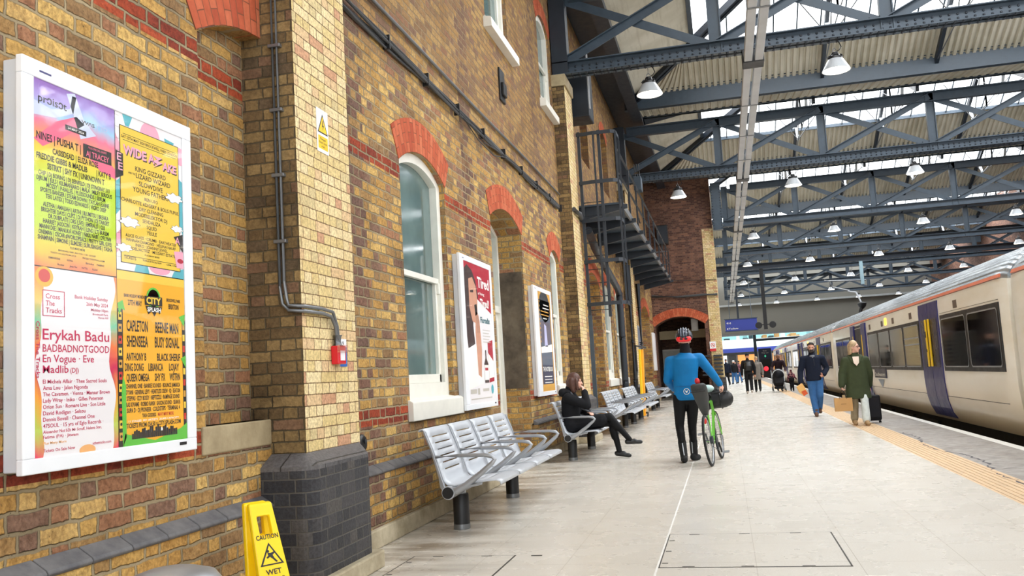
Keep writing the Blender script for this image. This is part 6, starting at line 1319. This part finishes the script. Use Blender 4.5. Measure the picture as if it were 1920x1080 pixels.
mb = MB(); mb.ell((.015, .015, 1.585), (.088, .098, .09)); mb.cap((.06, -.03, 1.57), (.075, -.04, 1.38), .06, .045); mb.cap((.02, -.07, 1.56), (.03, -.08, 1.38), .065, .05); mb.cap((-.04, -.06, 1.57), (-.05, -.06, 1.4), .05, .04); mb.cap((.06, .06, 1.56), (.08, .05, 1.42), .035, .03); blob(mb, 'hair', hr_, t, .009, 3)
f = V(J['face']).normalized(); r = f.cross(V((0, 0, 1))).normalized(); mb = MB()
for q in (-1, 1): c = V(J['head'])+f*.095+r*q*.034+V((0, 0, .005)); mb.tube([c+r*.026*math.cos(a)+V((0, 0, .02*math.sin(a))) for a in np.linspace(0, 2*math.pi, 17)[:-1]], .0035, 6, closed=True); mb.tube([c+r*q*.026, V(J['head'])+r*q*.08-f*.0], .003, 6)
mb.build('glasses', M['black'], t)
shoes(t, J, M['suede'], w=.048, top=.07, name='boot')
def paper_bag(label, loc, w, d, h, mat, rz=0, mark=None, dark=True):
    t = thing('paper_bag', label, 'bag', loc, rz); mb = MB(); z = [(-w/2, -d/2), (w/2, -d/2), (w/2, d/2), (-w/2, d/2)]; vs = [(x, y, 0) for x, y in z]+[(x*1.01, y*1.05, h) for x, y in z]
    mb.add(vs, [(3, 2, 1, 0), (0, 1, 5, 4), (1, 2, 6, 5), (2, 3, 7, 6), (3, 0, 4, 7)]); o = mb.build('sack', mat, t); md = o.modifiers.new('t', 'SOLIDIFY'); md.thickness = .003
    for y in (-d/2, d/2): MB().tube([(-w*.2, y, h-.02), (-w*.14, y*.6, h+.09), (0, 0, h+.15), (w*.14, y*.6, h+.09), (w*.2, y, h-.02)], .006, 6).build('handle', M['black'] if dark else mat, t, smooth=60)
    if mark: MB().box(-.05, .05, -d/2-.003, -d/2-.001, h*.52, h*.56).build('mark', flat('print_brown', (130, 92, 52), .6), t)
paper_bag('square brown paper bag with dark handles in the hand of the woman in green', (2.19, 18.68, .29), .33, .1, .26, flat('kraft_paper', (190, 146, 92), .75), 0, True)
paper_bag('cream paper bag hanging behind the brown one at the woman\'s side', (2.33, 18.86, .3), .22, .12, .3, flat('cream_paper', (222, 200, 160), .75), .5, None, False)
t = thing('suitcase', 'black wheeled suitcase pulled behind the woman in the green coat', 'suitcase', (2.78, 19.2, 0), .2)
MB().box(-.16, .16, -.11, .11, .05, .56).build('shell', cloth('suitcase_black', (24, 24, 27), .7), t, bevel=.04)
mb = MB(); mb.box(-.12, .12, -.12, -.108, .12, .5); mb.build('pocket', cloth('suitcase_pocket', (34, 34, 38), .7), t, bevel=.02)
for x in (-.12, .12): MB().tube([(x-.015, -.06, .03), (x+.015, -.06, .03)], .03, 14).build('wheel', M['rubber'], t, smooth=40)
mb = MB(); mb.tube([(-.09, .06, .54), (-.09, .1, .78), (.09, .1, .78), (.09, .06, .54)], .01, 8); mb.build('handle', M['galv'], t, smooth=50)
# --- bearded man in blue jeans walking towards the camera
J = dict(fw=(0, 1, 0), face=(.08, 1, -.02), head=(.035, .04, 1.62), neck=(.03, 0, 1.46), chest=(.02, 0, 1.22), pel=(0.02, 0, .92), shL=(-.19, 0, 1.37), shR=(.235, 0, 1.37), elL=(-.29, -.08, 1.12), wrL=(-.2, .06, .98), hdL=(.7, .5, -.4), elR=(.325, .02, 1.08), wrR=(.35, .12, .83), hdR=(-.05, .25, -1), hnR=(-1, 0, 0), curlR=.8,
         hipL=(-.08, 0, .88), hipR=(.1, 0, .88), knL=(-.07, .12, .5), knR=(.09, .06, .48), anL=(-.05, -.12, .17), anR=(.06, .2, .09), toeL=(-.05, .02, .1), toeR=(.07, .35, .035))
t, b = walker('bearded man in a navy jacket and blue jeans walking with an orange packet', (2.05, 22.46, 0), math.pi, J, M['skin2'], 1, .01)
face(t, J['head'], b, 1, flat('brow_dark', (36, 26, 22), .6))
legs(t, J, M['jeans'], (.105, .08, .068), vox=.013); jacket(t, J, M['navycloth'], .185, .18, (.082, .07, .06), .84, .19, .013, depth=.75)
mb = MB(); mb.box(.0, .008, .135, .147, 1.2, 1.36); mb.build('zip', M['steeld'], t); mb = MB(); mb.cap((.0, .085, 1.42), (.06, .085, 1.42), .035, .035); mb.cap((.02, .095, 1.42), (.03, .115, 1.36), .03, .022); blob(mb, 'undershirt', flat('grey_knit', (120, 124, 130), .8), t, .01, 2)
hd = flat('hair_dark', (40, 30, 26), .6, var=.2, scale=30); h = V(J['head'])
mb = MB(); mb.ell(h+V((0, -.025, .075)), (.083, .09, .065)); mb.ell(h+V((0, .03, .105)), (.07, .055, .035)); blob(mb, 'hair', hd, t, .009, 2)
mb = MB(); mb.ell(h+V((0.003, .06, -.085)), (.06, .052, .045)); mb.cap(h+V((-.065, .03, -.02)), h+V((-.055, .06, -.075)), .02, .025); mb.cap(h+V((.07, .03, -.02)), h+V((.06, .06, -.075)), .02, .025); mb.cap(h+V((-.03, .105, -.045)), h+V((.035, .105, -.045)), .011, .011); blob(mb, 'beard', hd, t, .008, 2)
shoes(t, J, M['boot'], w=.05, top=.05, name='boot')
t = thing('packet', 'yellow and orange paper packet in the bearded man\'s hand', 'packet', (1.72, 22.25, .5), .3)
mb = MB(); mb.prism([(-.14, .22), (0, .3), (.05, .22), (.12, .05), (.02, -.0), (-.08, .08)], 'y', -.02, .02); mb.build('paper', flat('packet_amber', (226, 176, 104), .6), t, bevel=.008); mb = MB(); mb.prism([(-.04, .1), (.06, .14), (.12, .05), (.02, -.005)], 'y', -.024, .024); mb.build('label', flat('packet_orange', (206, 84, 40), .6), t)
# --- people further along the platform
def stand(h=1, lean=0, step=.2, arms=((-.27, .05, 1.1), (-.27, .12, .84), (.27, .05, 1.1), (.27, .0, .84)), face_=(0, 1, 0)):
    return {k: (tuple(c*h for c in p) if k not in ('fw', 'face') else p) for k, p in dict(fw=(0, 1, 0), face=face_, head=(0, .03+lean, 1.6), neck=(0, lean*.8, 1.44), chest=(0, lean*.5, 1.2), pel=(0, 0, .93), shL=(-.19, lean*.8, 1.37), shR=(.19, lean*.8, 1.37), elL=arms[0], wrL=arms[1], elR=arms[2], wrR=arms[3], hipL=(-.09, 0, .89), hipR=(.09, 0, .89), knL=(-.09, step*.5, .5), knR=(.09, .04-step*.2, .49), anL=(-.09, step, .09), anR=(.09, -step, .14), toeL=(-.1, step+.15, .035), toeR=(.09, -step+.14, .06)).items()}
def far_person(label, loc, rz, J, skin, top, bottom, hair=None, s=1, extras=None, rc=.18, hem=.84, cap_=None, shoe=None):
    t, b = walker(label, loc, rz, J, skin, s, .014); face(t, J['head'], b, s)
    legs(t, J, bottom, (.1*s, .078*s, .064*s), vox=.016); jacket(t, J, top, rc*s, .175*s, (.08*s, .07*s, .058*s), hem*s, .185*s, .016)
    h = V(J['head'])
    if hair: mb = MB(); mb.ell(h+V((0, -.02, .06))*s, V((.085, .098, .08))*s); blob(mb, 'hair', hair, t, .012, 2)
    if cap_: mb = MB(); mb.ell(h+V((0, -.005, .07))*s, V((.092, .108, .08))*s); blob(mb, 'hat', cap_, t, .012, 2)
    shoes(t, J, shoe or M['leather'], w=.05*s); return t
J = stand(1.06, step=.16); t = far_person('man in a black hooded jacket and cap walking away far down the platform', (.98, 42.4, 0), 0, J, M['skin2'], M['blackcloth'], M['blackcloth'], cap_=M['blackcloth'], s=1.06, rc=.22, shoe=flat('trainer_pale', (206, 196, 188), .6))
mb = MB(); mb.loft([((0, -.16, 1.05), .15, .09), ((0, -.2, 1.25), .17, .12), ((0, -.16, 1.45), .13, .08)], 18, pw=.7); blob(mb, 'backpack', M['leather'], t, .016, 3)
J = stand(.98); far_person('person in a grey coat walking just beyond the man in black', (1.42, 44.3, 0), 0, J, M['skin'], cloth('coat_grey', (128, 122, 116)), M['blackcloth'], hair=hr_, s=.98, hem=.6)
J = stand(1.0, lean=.34, step=.1, arms=((-.3, .3, 1.08), (-.26, .56, .96), (.32, .32, 1.1), (.3, .6, .98)), face_=(0, 1, -.35))
far_person('bald man in a dark jacket bending over the pushchair he pushes', (2.38, 43.55, 0), math.pi, J, M['skin3'], cloth('jacket_maroon_black', (44, 30, 36)), M['blackcloth'])
J = stand(.56, step=.06, arms=((-.25, .08, 1.15), (-.36, .12, 1.0), (.27, .05, 1.1), (.27, .0, .84))); n = NT('child_print'); tc = n.node('ShaderNodeTexCoord').outputs['Object']; M['childp'] = n.fin(n.ramp(n.noise(tc, 16, 2), [(0, (40, 30, 44)), (.48, (126, 44, 58)), (.56, (196, 150, 150)), (.62, (70, 34, 52))], True), .8)
far_person('small child in a maroon patterned coat beside the pushchair', (2.88, 42.9, 0), math.pi, J, M['skin3'], M['childp'], M['blackcloth'], cap_=cloth('hat_maroon', (84, 30, 50)), s=.6)
t = thing('pushchair', 'black pushchair with a large canopy coming along the platform', 'pushchair', (2.28, 42.35, 0), math.pi)
mb = MB(); mb.loft([((0, -.1, .28), .2, .28), ((0, -.05, .42), .24, .34), ((0, -.14, .62), .25, .28), ((0, -.2, .85), .24, .18)], 20, pw=.7); blob(mb, 'seat', M['blackcloth'], t, .016, 3)
mb = MB(); mb.ell((0, -.16, .78), (.27, .32, .3), 20, 12); blob(mb, 'canopy', cloth('canopy_black', (22, 24, 30), .6), t, .016, 2); MB().tube([(.27*math.cos(a), .1+.03*math.sin(a), .72+.3*math.sin(a)) for a in np.linspace(0, math.pi, 15)], .018, 8).build('canopy_trim', M['silver'], t, smooth=60)
mb = MB()
for q in (-1, 1): mb.tube([(q*.27, -.62, 1.0), (q*.27, -.3, .62), (q*.26, .3, .14)], .016, 8); mb.tube([(q*.27, -.36, .14), (q*.26, 0, .5)], .016, 8)
mb.tube([(-.27, -.62, 1.0), (.27, -.62, 1.0)], .018, 8); mb.build('frame', M['galv'], t, smooth=50)
for q in (-1, 1):
    for y, r_ in ((.32, .095), (-.36, .135)): MB().tube([(q*.27-.02, y, r_), (q*.27+.02, y, r_)], r_, 20).build('wheel', M['rubber'], t, smooth=40)
mb = MB(); mb.box(-.2, .2, -.3, .2, .15, .27); mb.build('basket', M['blackcloth'], t, bevel=.03)
# group at the concourse end
for lab, x, y, top, bot, hat, s_ in (('person in a white hat and jeans among the far concourse crowd', .55, 66, 'blackcloth', 'jeans', 'whitecase', .98), ('person in a dark coat half hidden by the brick corner at the concourse', .02, 62, 'navycloth', 'blackcloth', None, 1.04), ('person in a plum jacket beside the one in a white hat', .95, 69, 'childp', 'jeans', None, .96), ('person in pale clothes standing near the orange-lit shop', 1.5, 84, 'jeansp', 'jeansp', None, 1.0), ('person in a dark jacket near the white-lit shop front', .9, 88, 'blackcloth', 'jeans', None, 1.0)):
    far_person(lab, (x, y, 0), .3 if y < 80 else 2.5, stand(s_), M['skin'], M[top], M[bot], hair=hd if not hat else None, cap_=M[hat] if hat else None, s=s_)
